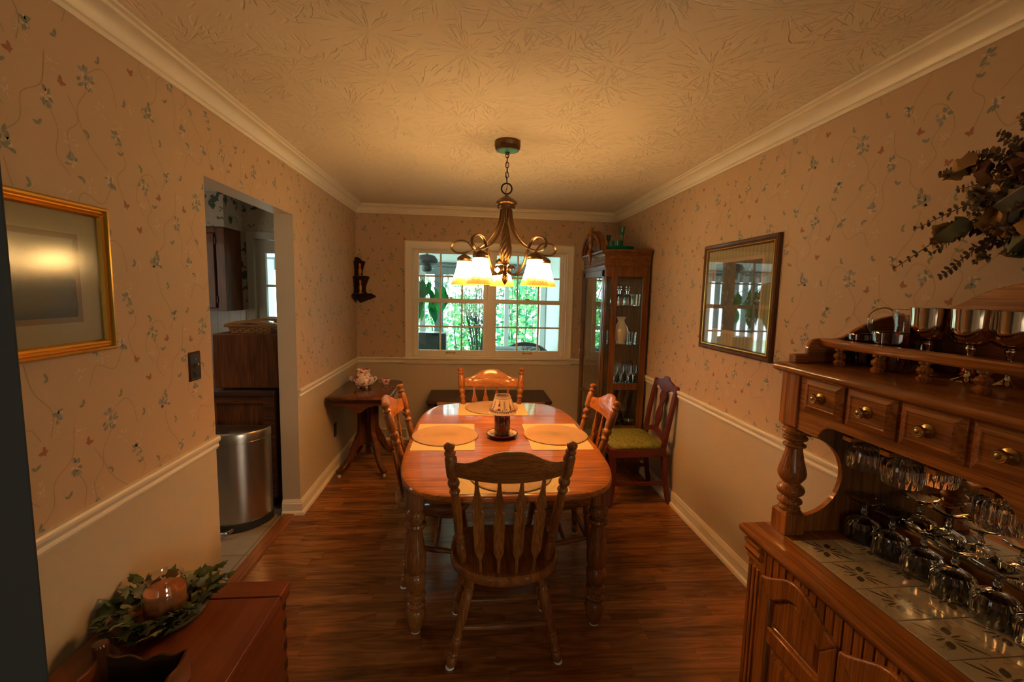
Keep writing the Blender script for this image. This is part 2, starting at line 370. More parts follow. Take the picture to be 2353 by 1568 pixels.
# ------------------------------------------------------------------ the room shell
def struct(mb, name, m, label, cat, **k):
    return tag(mb.build(name, m, **k), label, cat, kind='structure')
HD, YD0, YD1, XK = 2.0608, 2.1428, 3.1351, -1.2967
WX0, WX1, WZ0, WZ1 = -.605, 1.005, .895, 2.025
tr = random.Random(11)
def motif():
    out = []                                 # (material, [(u, v) ...]) inside a .53 m repeat
    def dia(c, a, L, W, mi): 
        ca, sa = cos(a), sin(a)
        out.append((mi, [(c[0]+x*ca-y*sa, c[1]+x*sa+y*ca) for x, y in ((-L/2, 0), (-L*.1, -W/2), (L*.25, -W*.38), (L/2, 0), (L*.25, W*.38), (-L*.1, W/2))]))
    def vine(pts, wd=.0024):
        P = spl2(pts, 7)
        for (a, b), (c, d) in zip(P, P[1:]):
            l = sqrt((c-a)**2+(d-b)**2)+1e-9; nx, ny = -(d-b)/l*wd/2, (c-a)/l*wd/2
            out.append((6, [(a-nx, b-ny), (c-nx, d-ny), (c+nx, d+ny), (a+nx, b+ny)]))
    def cluster(cx, cy, k=15, R=.038):
        for i in range(k):
            a = tr.uniform(0, 2*pi); r = R*sqrt(tr.random())
            dia((cx+r*cos(a)*.8, cy+r*sin(a)*1.15), a+tr.uniform(-.7, .7), tr.uniform(.017, .028), tr.uniform(.009, .014), tr.choice((2, 3, 3, 2)))
        for i in range(5):
            a = tr.uniform(0, 2*pi); dia((cx+R*.5*cos(a), cy+R*.5*sin(a)), a, .016, .009, 5)
    def spray(cx, cy):
        for i in range(9):
            a = tr.uniform(0, 2*pi); r = tr.uniform(.004, .026); dia((cx+r*cos(a), cy+r*sin(a)), a, tr.uniform(.010, .018), .0045, 5)
    def pair(cx, cy, a):
        dia((cx+.006*cos(a), cy+.006*sin(a)), a+.5, .024, .010, 2); dia((cx-.006*cos(a), cy-.006*sin(a)), a+pi-.9, .020, .009, 2)
    def fly(cx, cy, a):
        for s, L in ((.7, .026), (-.7, .023), (2.1, .013), (-2.1, .012)): dia((cx+L*.36*cos(a+s), cy+L*.36*sin(a+s)), a+s, L, L*.5, 4)
    cluster(.10, .13); cluster(.37, .40, 13, .034); cluster(.44, .12, 8, .024); cluster(.23, .30, 7, .022); cluster(.30, .14, 6, .018); cluster(.06, .40, 9, .026); cluster(.48, .27, 8, .022); cluster(.19, .47, 6, .018)
    for p in ((.17, .44), (.05, .33), (.30, .20), (.48, .30), (.27, .04), (.12, .27), (.42, .33), (.36, .08), (.25, .40), (.02, .12)): spray(*p)
    for p in ((.20, .22, .4), (.05, .46, 2), (.42, .48, 1.1), (.33, .10, 2.6), (.49, .22, .2), (.16, .05, 1.6), (.27, .48, .9), (.36, .24, 2.2), (.11, .34, .1), (.52, .39, 1.3)): pair(*p)
    for p in ((.28, .355, .8), (.03, .24, 1.9), (.50, .05, 1.2), (.14, .375, 2.5)): fly(*p)
    vine([(.10, .10), (.12, .02), (.17, -.05), (.16, -.12)]); vine([(.10, .16), (.15, .21), (.16, .28), (.22, .33), (.235, .42)])
    vine([(.37, .37), (.33, .30), (.36, .22), (.43, .15)]); vine([(.37, .42), (.43, .46), (.47, .43), (.485, .36)])
    vine([(.44, .10), (.40, .04), (.33, .06), (.30, .0)]); vine([(.05, .30), (.02, .36), (.05, .43), (.10, .45), (.13, .41)])
    vine([(.235, .28), (.26, .22), (.25, .15), (.29, .10)]); vine([(.06, .38), (.09, .33), (.07, .28), (.11, .23)]); vine([(.48, .25), (.51, .19), (.47, .14), (.49, .07)]); vine([(.30, .155), (.29, .22), (.33, .27), (.30, .33)])
    return out
MOT = motif()
def paper(mb, fn, u0, u1, v0, v1, holes=(), du=0.0):
    # the paper itself, then the printed sprigs a fraction of a millimetre proud of it
    us = sorted({u0, u1, *[h[0] for h in holes], *[h[1] for h in holes]}); vs = sorted({v0, v1, *[h[2] for h in holes], *[h[3] for h in holes]})
    us = [u for u in us if u0 <= u <= u1]; vs = [v for v in vs if v0 <= v <= v1]
    def inside(u, v, e=0): return any(h[0]-e < u < h[1]+e and h[2]-e < v < h[3]+e for h in holes)
    for a, b in zip(us, us[1:]):
        for c, d in zip(vs, vs[1:]):
            if not inside((a+b)/2, (c+d)/2): mb.add([fn(a, c, .0010), fn(b, c, .0010), fn(b, d, .0010), fn(a, d, .0010)], [(0, 1, 2, 3)], 1)
    R = .53; i0 = int(math.floor((u0-du)/R))-1; i1 = int((u1-du)/R)+1
    k = 0
    for i in range(i0, i1+1):
        for j in range(-1, 7):
            ou, ov = du+i*R, .2+j*R+(R/2 if i % 2 else 0)-R
            for mi, pts in MOT:
                q = [(ou+a, ov+b) for a, b in pts]
                if all(u0 < a < u1 and v0 < b < v1 and not inside(a, b, .004) for a, b in q):
                    k += 1; z = .0013+(k % 7)*.00008
                    mb.add([fn(a, b, z) for a, b in q], [tuple(range(len(q)))], mi)
RAILZ = .86
mb = MB()                                                     # left wall with the kitchen doorway
mb.box(XK, XL, -3.4, YD0, 0, ZC); mb.box(XK, XL, YD1, YB, 0, ZC); mb.box(XK, XL, YD0, YD1, HD, ZC)
paper(mb, lambda u, v, d: (XL+d, u, v), .2, YB, RAILZ, ZC, [(YD0, YD1, 0, HD)], .12)
struct(mb, 'wall_left', WP, 'left wall with sprigged floral wallpaper above cream wainscot and an open kitchen doorway', 'wall', smooth=0, clean=False)
mb = MB(); mb.box(XR, XR+.12, .25, YB+.15, 0, ZC)
paper(mb, lambda u, v, d: (XR-d, u, v), .2, YB, RAILZ, ZC, (), .30)
struct(mb, 'wall_right', WP, 'right wall with sprigged floral wallpaper above a cream wainscot', 'wall', smooth=0, clean=False)
KX0, KX1, KZ = -2.16, -1.36, 2.06                              # kitchen door opening
mb = MB()
for a in ((-3.6, KX0, 0, ZC), (KX0, KX1, KZ, ZC), (KX1, WX0, 0, ZC), (WX0, WX1, 0, WZ0), (WX0, WX1, WZ1, ZC), (WX1, XR+.12, 0, ZC)):
    mb.box(a[0], a[1], YB, YB+.14, a[2], a[3])
paper(mb, lambda u, v, d: (u, YB-d, v), XL, XR, RAILZ, ZC, [(WX0, WX1, WZ0, WZ1)], .40)
KWP = mask_mat('kitchen_floral_paper', (.40, .33, .25), [((.05, .075, .045), 1, .56), ((.16, .05, .04), 1.6, .66), ((.50, .44, .36), 2.2, .62)], 9, .5, .8, 0, .3)
for a, b, c, d in ((-3.6, KX0-.07, 1.36, ZC), (KX0-.07, KX1+.05, KZ+.07, ZC)):
    mb.add([(a, YB-.001, c), (b, YB-.001, c), (b, YB-.001, d), (a, YB-.001, d)], [(0, 1, 2, 3)], 7)
struct(mb, 'wall_back', WP+[KWP], 'back wall of floral wallpaper with a wide double window over cream wainscot', 'wall', smooth=0, clean=False)
struct(MB().box(XL-.12, 5.1, -3.52, -3.4, 0, ZC).box(5.0, 5.1, -3.4, .25, 0, ZC).box(XR+.1, 5.1, .25, .35, 0, ZC), 'wall_rear', PAINT, 'plain wall far behind the photographer', 'wall')
struct(MB().box(-3.72, -3.6, .2, YB+.14, 0, ZC).box(-3.6, XK, .1, .2, 0, ZC), 'wall_kitchen', PAINT, 'kitchen side wall beyond the doorway', 'wall')
struct(MB().box(-3.7, XR+.2, -3.5, YB+.14, ZC, ZC+.08).box(XR+.2, 5.1, -3.5, .35, ZC, ZC+.08), 'ceiling', ceiling_mat(), 'plaster ceiling stomped with starburst brush marks', 'ceiling', smooth=0)
struct(MB().box(-1.25, XR+.1, -3.5, YB+.05, -.05, 0).box(XR+.1, 5.1, -3.5, .35, -.05, 0), 'floor', floor_mat(), 'brown wood plank floor running across the room', 'floor', smooth=0)
struct(MB().box(-3.7, -1.25, .1, YB+.05, -.05, -.004), 'floor_kitchen', tile_mat('kitchen_floor_tile', (.27, .22, .165), (.32, .27, .205), .33, (.13, .11, .09), .4), 'beige square tiles of the kitchen floor', 'floor', smooth=0)
struct(MB().prism([(-1.292, 0), (-1.206, 0), (-1.216, .013), (-1.284, .013)], YD0, YD1, 'y'), 'trim_1', wood('threshold_oak', (.20, .062, .018), (.33, .12, .035), 'y', .3), 'orange wood threshold strip between plank floor and kitchen tile', 'threshold')
def sweep(mb, path, prof, caps=True, mi=0):
    n = len(path); rings = []
    for i, p in enumerate(path):
        p = Vector(p)
        t1 = (p-Vector(path[i-1])).normalized() if i else None; t2 = (Vector(path[i+1])-p).normalized() if i < n-1 else None
        n1 = Vector((t1.y, -t1.x)) if t1 else None; n2 = Vector((t2.y, -t2.x)) if t2 else None
        if n1 is None: m = n2
        elif n2 is None: m = n1
        else: m = (n1+n2)/(1+n1.dot(n2))
        rings.append([(p.x+m.x*d, p.y+m.y*d, z) for d, z in prof])
    v = [q for r in rings for q in r]; k = len(prof); f = []
    for i in range(n-1):
        for j in range(k): f.append((i*k+j, i*k+(j+1) % k, (i+1)*k+(j+1) % k, (i+1)*k+j))
    f += [tuple(range(k)), tuple((n-1)*k+j for j in range(k))]
    mb.add(v, f, mi); return mb
CROWN = [(0, 2.355), (.010, 2.355), (.013, 2.362), (.013, 2.369), (.021, 2.373), (.027, 2.386), (.042, 2.404), (.062, 2.414), (.070, 2.416), (.071, 2.428), (.084, 2.431), (.085, ZC-.0005), (0, ZC-.0005)]
RAIL = [(0, .8271), (.008, .8271), (.010, .834), (.014, .838), (.014, .845), (.011, .851), (.013, .858), (.020, .866), (.023, .872), (.023, .881), (.018, .8875), (0, .8875)]
BASE = [(0, 0), (.030, 0), (.030, .010), (.026, .020), (.017, .025), (.015, .027), (.015, .078), (.011, .084), (.011, .090), (.007, .096), (.007, .102), (0, .104)]
struct(sweep(MB(), [(XL, -3.38), (XL, YB), (XR, YB), (XR, .26)], CROWN), 'trim_2', TRIM, 'white crown moulding around the ceiling edge', 'crown moulding', smooth=30)
struct(sweep(MB(), [(XL, -3.38), (XL, YD0)], RAIL), 'trim_3', TRIM, 'cream chair rail on the left wall in front of the doorway', 'chair rail', smooth=30)
struct(sweep(MB(), [(XL, YD1+.004), (XL, YB), (-.683, YB)], RAIL), 'trim_4', TRIM, 'cream chair rail past the doorway around to the window', 'chair rail', smooth=30)
struct(sweep(MB(), [(1.083, YB), (XR, YB), (XR, .26)], RAIL), 'trim_5', TRIM, 'cream chair rail along the right wall', 'chair rail', smooth=30)
struct(sweep(MB(), [(XL, -3.38), (XL, YD0)], BASE), 'baseboard_left', TRIM, 'white baseboard behind the wooden chest', 'baseboard', smooth=30)
struct(sweep(MB(), [(XK, YD1), (XL, YD1), (XL, YB-.001)], BASE), 'baseboard_left_2', TRIM, 'white baseboard wrapping the far doorway jamb', 'baseboard', smooth=30)
struct(sweep(MB(), [(XL+.03, YB), (XR-.03, YB)], BASE), 'baseboard_back', TRIM, 'white baseboard under the window', 'baseboard', smooth=30)
struct(sweep(MB(), [(XR, YB-.001), (XR, .26)], BASE), 'baseboard_right', TRIM, 'white baseboard along the right wall', 'baseboard', smooth=30)
# open grey door close by on the left, seen on its unlit side
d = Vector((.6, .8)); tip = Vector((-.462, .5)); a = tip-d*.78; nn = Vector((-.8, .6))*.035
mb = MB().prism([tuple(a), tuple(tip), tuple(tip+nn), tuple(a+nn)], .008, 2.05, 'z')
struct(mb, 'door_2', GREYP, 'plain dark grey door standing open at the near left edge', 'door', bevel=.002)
# ------------------------------------------------------------------ the double window
win = thing('window_1', 'white double window of two double-hung sashes with muntins onto the sunroom', 'window', (.2, YB, .9), kind='structure')
mb = MB()
cx0, cx1, cz1 = -.6853, 1.0854, 2.0926
CAS = [(.0, 0), (.0, .018), (.012, .024), (.024, .021), (.060, .016), (.072, .019), (.078, .012), (.078, 0)]   # (inwards from outer edge, proud)
def cas(path, flip):
    pass
rg = []
for (px, pz), (mx, mz) in zip([(cx0, .892), (cx0, cz1), (cx1, cz1), (cx1, .892)], [(1, 0), (1, -1), (-1, -1), (-1, 0)]):
    rg.append([(px+mx*d_, YB-p_, pz+mz*d_) for d_, p_ in CAS])
k = len(CAS); v = [q for r in rg for q in r]
f = [(i*k+j, i*k+(j+1) % k, (i+1)*k+(j+1) % k, (i+1)*k+j) for i in range(3) for j in range(k)]+[tuple(range(k)), tuple(3*k+j for j in range(k))]
mb.add(v, f); mb.build('casing', TRIM, win, world=True, smooth=30)
MB().box(cx0-.02, cx1+.02, YB-.045, YB+.02, .872, .892).build('stool', TRIM, win, world=True, bevel=.005)
MB().prism([(YB, .818), (YB-.010, .818), (YB-.020, .845), (YB-.022, .872), (YB, .872)], cx0+.003, cx1-.003, 'x').build('apron', TRIM, win, world=True)
MB().box(WX0, WX0+.012, YB, YB+.13, WZ0, WZ1).box(WX1-.012, WX1, YB, YB+.13, WZ0, WZ1).box(WX0, WX1, YB, YB+.13, WZ1-.012, WZ1).box(WX0, WX1, YB, YB+.13, WZ0, WZ0+.012).box(.172, .225, YB+.004, YB+.125, WZ0, WZ1).build('jamb', TRIM, win, world=True)
for x0, x1 in ((-.593, .172), (.225, .993)):
    for z0, z1, yy, br, tr_ in ((WZ0+.012, 1.505, YB+.030, .055, .040), (1.470, WZ1-.012, YB+.075, .040, .036)):
        mb = MB(); st = .042
        mb.box(x0, x0+st, yy, yy+.034, z0, z1).box(x1-st, x1, yy, yy+.034, z0, z1).box(x0+st, x1-st, yy, yy+.034, z0, z0+br).box(x0+st, x1-st, yy, yy+.034, z1-tr_, z1)
        gx0, gx1, gz0, gz1 = x0+st, x1-st, z0+br, z1-tr_
        for t in (1/3, 2/3): mb.box(lerp(gx0, gx1, t)-.009, lerp(gx0, gx1, t)+.009, yy+.004, yy+.030, gz0, gz1)
        mb.box(gx0, gx1, yy+.005, yy+.029, (gz0+gz1)/2-.009, (gz0+gz1)/2+.009)
        sa = mb.build('sash', TRIM, win, world=True, bevel=.0025)
        g = MB().box(gx0, gx1, yy+.016, yy+.018, gz0, gz1).build('pane', PANE, sa, smooth=0)
        if tr_ == .040:
            xm = (x0+x1)/2
            MB().box(xm-.05, xm-.035, yy-.012, yy, z0+.018, z0+.04).box(xm+.035, xm+.05, yy-.012, yy, z0+.018, z0+.04).tube([(xm-.045, yy-.012, z0+.03), (xm+.045, yy-.012, z0+.03)], .005).build('lift_handle', BRASS, sa)
            MB().box(xm-.03, xm+.03, yy+.002, yy+.03, z1, z1+.008).lathe([(.012, 0), (.012, .012), (.006, .016)], T(xm, yy+.015, z1+.006)).tube([(xm, yy+.012, z1+.014), (xm-.035, yy+.006, z1+.016)], .005).build('lock', BRASS, sa)
# rear living-room window (behind the photographer, only ever seen in reflections)
w2 = thing('window_2', 'living room window behind the photographer', 'window', (.2, -3.4, .9), kind='structure')
MB().box(-1.15, -1.05, -3.4, -3.33, .8, 2.2).box(.45, .55, -3.4, -3.33, .8, 2.2).box(-1.15, .55, -3.4, -3.33, .78, .88).box(-1.15, .55, -3.4, -3.33, 2.12, 2.2).build('casing', TRIM, w2, world=True)
mb = MB()
for i in range(24): mb.box(-1.05, .45, -.001, .001, -.017, .017, 0, T(0, -3.355, .91+i*.05) @ RX(1.1))
mb.build('blind', plain('blind_slats', (.7, .7, .66), .6), w2, world=True)
w3 = thing('window_3', 'second living room window with horizontal blinds behind the photographer', 'window', (3.6, -3.4, .8), kind='structure')
MB().box(2.8, 2.9, -3.4, -3.33, .8, 2.2).box(4.3, 4.4, -3.4, -3.33, .8, 2.2).box(2.8, 4.4, -3.4, -3.33, .78, .88).box(2.8, 4.4, -3.4, -3.33, 2.12, 2.2).build('casing', TRIM, w3, world=True)
mb = MB()
for i in range(24): mb.box(2.9, 4.3, -.001, .001, -.017, .017, 0, T(0, -3.355, .91+i*.05) @ RX(1.1))
mb.build('blind', bpy.data.materials['blind_slats'], w3, world=True)
# kitchen door with glass panes
kd = thing('door_1', 'grey-white kitchen door with divided glass panes at the far side of the kitchen', 'door', (-1.76, YB, 0), kind='structure')
DP = plain('kitchen_door_paint', (.40, .37, .31), .5)
mb = MB()
for a, b in ((KX0-.07, KX0), (KX1, KX1+.05)): mb.box(a, b, YB-.018, YB, 0, KZ+.07)
mb.box(KX0, KX1, YB-.018, YB, KZ, KZ+.07); mb.build('casing', DP, kd, world=True, bevel=.004)
gx0, gx1, gz0, gz1 = KX0+.095, KX1-.10, .95, 1.925
mb = MB(); yy = YB+.02
mb.box(KX0, gx0, yy, yy+.04, .01, KZ).box(gx1, KX1, yy, yy+.04, .01, KZ).box(gx0, gx1, yy, yy+.04, gz1, KZ-.005).box(gx0, gx1, yy, yy+.04, .01, gz0)
for t in (1/3, 2/3): mb.box(gx0, gx1, yy+.005, yy+.035, lerp(gz0, gz1, t)-.012, lerp(gz0, gz1, t)+.012).box(lerp(gx0, gx1, t)-.012, lerp(gx0, gx1, t)+.012, yy+.005, yy+.035, gz0, gz1)
ds = mb.build('door_leaf', DP, kd, world=True)
MB().box(gx0, gx1, yy+.018, yy+.021, gz0, gz1).build('pane', PANE, ds, smooth=0)
# ------------------------------------------------------------------ the sunroom beyond the window
SY = 7.1; SW = plain('sunroom_white', (.78, .86, .82), .6); SG = plain('sunroom_grey', (.16, .20, .20), .6)
def sz(y): return lerp(2.62, 2.02, (y-4.89)/(SY-4.89))
mb = MB().prism([(4.89, sz(4.89)), (SY+.25, sz(SY+.25)), (SY+.25, sz(SY+.25)+.05), (4.89, sz(4.89)+.05)], -4.2, 1.32, 'x')
struct(mb, 'ceiling_sunroom', SW, 'sloping pale board ceiling of the sunroom', 'ceiling')
struct(MB().box(-4.2, 1.3, 4.89, SY+.2, -.2, -.1), 'floor_sunroom', plain('sunroom_floor', (.35, .34, .30), .6), 'sunroom floor beyond the window', 'floor')
mb = MB()
for i in range(52): mb.box(1.18, 1.195, 4.9+i*.0425, 4.9+i*.0425+.036, -.1, 2.7)
mb.box(1.2, 1.3, 4.89, SY+.1, -.2, 2.75); struct(mb, 'wall_sunroom', SW, 'white vertical-board side wall of the sunroom', 'wall')
mb = MB()
for x, wd in ((-.50, .13), (-2.5, .1), (-1.6, .06)): mb.box(x-wd/2, x+wd/2, SY-.05, SY+.05, -.1, sz(SY))
mb.box(-4.2, 1.2, SY-.06, SY+.06, sz(SY)-.17, sz(SY)).box(-4.2, 1.2, SY-.05, SY+.05, -.1, .30)
struct(MB().box(.525, .595, SY-.05, SY+.05, .3, sz(SY)-.1).box(1.09, 1.17, SY-.08, SY+.04, -.1, sz(SY)-.1), 'wall_sunroom_3', SW, 'pale posts of the sunroom front', 'wall')
struct(mb, 'wall_sunroom_2', SG, 'grey post-and-header front of the sunroom, open between its posts', 'wall')
mb = MB()
for i in range(27): 
    x = -.36+i*.056
    if i % 2 == 0: mb.box(x-.004, x+.004, SY-.006, SY+.006, .30, sz(SY)-.17)
struct(mb, 'trim_6', SG, 'thin upright screen bars across the sunroom front', 'screen bars')
mb = MB()
for i in range(22):
    x = -3.9+i*.158; M = T(x, SY-.12, 0) @ RZ(.5)
    if x < -.62: mb.box(-.045, .045, -.001, .001, .05, sz(SY)-.02, 0, M)
tag(mb.build('vertical_blind', plain('blind_vanes', (.62, .66, .64), .7)), 'pale vertical blind vanes on the left part of the sunroom front', 'blind')
struct(MB().box(-12, 12, SY+.1, 20, -.5, -.35), 'ground', plain('pale_garden', (.55, .60, .42), .9), 'bright garden ground outside the sunroom', 'ground')  # one even pale ground colour
# ------------------------------------------------------------------ dining table
def turned(mb, p0, p1, prof, n=20, mi=0):
    M, L = frame(p0, p1); mb.lathe([(r, t*L) for t, r in prof], M, n, mi); return mb
TX, TY = .186, 2.58
tab = thing('dining_table', 'rounded rectangular oak dining table with turned legs in the middle of the room', 'dining table', (TX, TY, 0))
def table_outline(ins=0):
    pts = []
    for i in range(96):
        a = 2*pi*i/96; c, s = cos(a), sin(a)
        x = .528*abs(c)**(2/5)*(1 if c > 0 else -1); y = .805*abs(s)**(2/3.6)*(1 if s > 0 else -1)
        pts.append((x, y))
    return pts
MB().slab(table_outline(), [(.022, .704), (.006, .707), (0, .716), (0, .728), (.004, .735), (.012, .7395), (.03, .740)]).build('tabletop', oaktop('x'), tab, smooth=30)
LX, LY = .424, .615
z0, z1 = .625, .704
for s in (-1, 1): MB().box(-LX, LX, s*LY-.011, s*LY+.011, z0, z1).build('apron', oak('x'), tab, bevel=.002); MB().box(s*LX-.011, s*LX+.011, -LY, LY, z0, z1).build('apron', oak('y'), tab, bevel=.002)
TLEG = [(.008, .021), (.016, .024), (.03, .030), (.06, .036), (.12, .044), (.16, .046), (.19, .043), (.205, .034), (.215, .041), (.235, .045), (.25, .040), (.26, .031), (.27, .031), (.28, .042), (.305, .047), (.325, .043), (.335, .033),
        (.345, .032), (.355, .040), (.37, .043), (.42, .047), (.455, .046), (.475, .036), (.485, .034), (.495, .041), (.51, .044), (.535, .048), (.60, .049), (.66, .044), (.74, .035), (.80, .031), (.83, .031), (.838, .043), (.855, .047), (.872, .043), (.88, .033), (.892, .033), (.90, .042), (.93, .046), (.965, .041), (.985, .030), (1, .030)]
for sx in (-1, 1):
    for sy in (-1, 1):
        mb = MB().lathe([(r, .612*t) for t, r in TLEG], T(sx*LX, sy*LY), 24); mb.box(sx*LX-.040, sx*LX+.040, sy*LY-.040, sy*LY+.040, .610, .705)
        lg = mb.build('leg', oak('z'), tab, bevel=.003)
        MB().lathe([(.020, 0), (.022, .002), (.022, .006)], T(sx*LX, sy*LY), 16).build('felt_pad', WHITEP, lg)
# ------------------------------------------------------------------ arrow-back dining chairs
def make_chair(label):
    t = thing('dining_chair', label, 'dining chair', (0, 0, 0), 0, 'arrow-back oak chairs around the dining table')
    ol = []
    for i in range(60):
        a = 2*pi*i/60; c, s = cos(a), sin(a)
        if s < 0: ol.append((.238*abs(c)**.85*(1 if c >= 0 else -1), .218*s*abs(s)**-.06 if s else 0))
        else: ol.append((.238*abs(c)**.45*(1 if c >= 0 else -1), .212*abs(s)**.5))
    mb = MB(); rl = []
    for k_, z in ((.90, .402), (.965, .404), (.99, .412), (1.0, .424), (.99, .438), (.955, .4445), (.90, .445), (.72, .437), (.4, .432), (.02, .433)): rl.append([(x*k_, y*k_, z) for x, y in ol])
    mb.rings(rl).build('seat', oak('y'), t, smooth=35)
    def yl(z): return -.085-.263*(z-.44)
    PP = [(0, .0125), (.03, .017), (.10, .021), (.155, .0215), (.175, .017), (.183, .0145), (.19, .019), (.205, .0205), (.218, .0165), (.226, .0165), (.236, .0205), (.25, .019), (.262, .015), (.30, .0165), (.42, .0195), (.54, .019), (.60, .0155), (.608, .019), (.622, .0225), (.638, .019), (.645, .0155), (.66, .0155), (.672, .0215), (.692, .0245), (.712, .0215), (.72, .0165), (.735, .0165), (.745, .0225), (.76, .0245), (.885, .0235), (.90, .018), (.908, .0155), (.916, .0215), (.928, .0225), (.938, .0165), (.945, .0135), (.955, .018), (.968, .0215), (.982, .021), (.994, .0135), (1, .001)]
    for s in (-1, 1):
        turned(MB(), (s*.180, -.085, .437), (s*.238, yl(1.01), 1.01), PP).build('back_post', oak('z'), t)
    # crest rail: bowed backwards in plan, serpentine on top
    N = 28; v = []; hw = .228
    def rail_y(x, z): return yl(z)-.052*(1-(x/hw)**2)
    for i in range(N+1):
        x = lerp(-hw, hw, i/N); u = abs(x)/hw
        e = .5+.5*cos(pi*min(1, max(0, (u-.10)/.72))) if u > .10 else 1
        zt = lerp(.930, .990, e); zb = lerp(.866, .852, cos(u*pi/2))
        for z, dd in ((zb+.004, -.010), (zt-.006, -.010), (zt, -.004), (zt, .004), (zt-.006, .010), (zb+.004, .010), (zb, .004), (zb, -.004)): v.append((x, rail_y(x, z)+dd, z))
    f = [(i*8+j, i*8+(j+1) % 8, (i+1)*8+(j+1) % 8, (i+1)*8+j) for i in range(N) for j in range(8)]+[tuple(range(8)), tuple(N*8+j for j in range(8))]
    MB().add(v, f).build('crest_rail', oak('x'), t, smooth=50)
    SP = [(0, .0065), (.13, .0065), (.17, .008), (.245, .0205), (.255, .021), (.63, .0225), (.655, .0225), (.668, .020), (.676, .0155), (.684, .0125), (.70, .017), (.725, .0215), (.755, .0225), (.79, .0195), (.84, .0135), (.90, .009), (1, .0065)]
    for q in (-1.5, -.5, .5, 1.5):
        p0 = (q*.072, -.176+.012*abs(q)**2*.5, .437); xt = q*.088
        p1 = (xt, rail_y(xt, .858), .858)
        M, L = frame(p0, p1, (0, 1, 0)); mb = MB(); out = [(w_, tt*L) for tt, w_ in SP]+[(-w_, tt*L) for tt, w_ in reversed(SP)]
        mb.prism(out, -.0055, .0055, 'y', 0, M).build('arrow_slat', oak('z'), t, bevel=.002)
    LP = [(.018, .014), (.03, .0185), (.075, .0215), (.11, .020), (.128, .014), (.136, .018), (.15, .0205), (.168, .018), (.175, .0145), (.19, .016), (.25, .0215), (.275, .0225), (.295, .019), (.305, .0155), (.315, .0205), (.328, .0205), (.34, .017), (.36, .0175), (.62, .0235), (.78, .0225), (.815, .0175), (.825, .0165), (.835, .0225), (.85, .0225), (.86, .018), (.90, .0185), (1, .019)]
    feet = {}
    for sx in (-1, 1):
        for nm, top, ft in (('r', (sx*.140, -.105, .404), (sx*.231, -.140, 0)), ('f', (sx*.165, .13, .404), (sx*.215, .185, 0))):
            lg = turned(MB(), ft, top, LP).build('leg', oak('z'), t)
            turned(MB(), (ft[0], ft[1], 0), (ft[0], ft[1], .009), [(0, .0165), (.3, .019), (1, .018)], 14).build('glide', WHITEP, lg)
            feet[nm, sx] = (Vector(ft), Vector(top))
    def at(k, z): a, b = feet[k]; return a.lerp(b, z/.404)
    ST = [(0, .010), (.1, .0115), (.3, .0135), (.5, .0165), (.7, .0135), (.9, .0115), (1, .010)]
    mids = []
    for sx in (-1, 1):
        a, b = at(('r', sx), .205), at(('f', sx), .165); turned(MB(), a, b, ST, 12).build('stretcher', oak('y'), t); mids.append(a.lerp(b, .5))
    turned(MB(), mids[0], mids[1], ST, 12).build('stretcher', oak('x'), t)
    turned(MB(), at(('r', -1), .17), at(('r', 1), .17), ST, 12).build('stretcher', oak('x'), t)
    turned(MB(), at(('f', -1), .28), at(('f', 1), .28), ST, 12).build('stretcher', oak('x'), t)
    return t
ch = make_chair('oak arrow-back dining chair at the near end of the table, its back to the viewer')
ch.location = (.161, 1.888, 0)
dup(ch, (-.198, 2.515, 0), -pi/2, 'oak arrow-back dining chair on the doorway side of the table')
dup(ch, (.565, 2.555, 0), pi/2, 'oak arrow-back dining chair on the china cabinet side of the table')
dup(ch, (.162, 3.165, 0), pi, 'oak arrow-back dining chair at the far end of the table under the window')
# ------------------------------------------------------------------ place settings
def placemat(cx, cy, rz, lab):
    mb = MB().slab(rrect(-.172, .172, -.243, .243, .014, 4), [(0, .7402), (0, .7418), (.001, .7422)])
    r = random.Random(int((cx+cy)*1000))
    for i in range(16):
        x, y, a = r.uniform(-.15, .15), r.uniform(-.21, .21), r.uniform(0, 2*pi); L = r.uniform(.04, .08)
        P = [(L*t, .012*sin(pi*t)) for t in (0, .25, .5, .75, 1)]; q = P+[(p[0], p[1]*.72-.0006) for p in reversed(P)]
        q = [(x+u*cos(a)-w_*sin(a), y+u*sin(a)+w_*cos(a)) for u, w_ in q]
        if all(abs(u) < .168 and abs(w_) < .238 for u, w_ in q): mb.add([(u, w_, .74235+.00003*i) for u, w_ in q], [tuple(range(len(q)))], 1)
    o = mb.build('placemat', MATC, smooth=0); o.location = (cx, cy, 0); o.rotation_euler.z = rz
    return tag(o, lab, 'placemat', 'cloth placemats')
def round_mat(cx, cy, lab, z=.7428):
    pr = [(0, .0058)]+[(r*.19/24, .0058+.0004*(k % 2)) for k, r in enumerate(range(1, 24))]+[(.1895, .005), (.191, .003), (.1895, .0005), (.02, 0)]
    o = MB().lathe(list(reversed(pr)), None, 64, cap=False).build('round_placemat', ROPE, smooth=60); o.location = (cx, cy, z)
    return tag(o, lab, 'round placemat', 'round woven placemats')
placemat(-.142, 2.562, 0, 'tan cloth placemat on the doorway side of the table'); round_mat(-.140, 2.567, 'round woven mat on the placemat nearest the doorway')
placemat(.508, 2.556, 0, 'tan cloth placemat on the china cabinet side of the table'); round_mat(.512, 2.567, 'round woven mat on the placemat nearest the china cabinet')
placemat(.163, 3.178, pi/2, 'tan cloth placemat at the far end of the table'); round_mat(.160, 3.205, 'round woven mat at the far end, half hidden by the candle shade')
placemat(.19, 1.966, pi/2, 'tan cloth placemat at the near end, seen through the chair slats'); round_mat(.19, 1.982, 'round woven mat at the near end, seen through the chair slats')
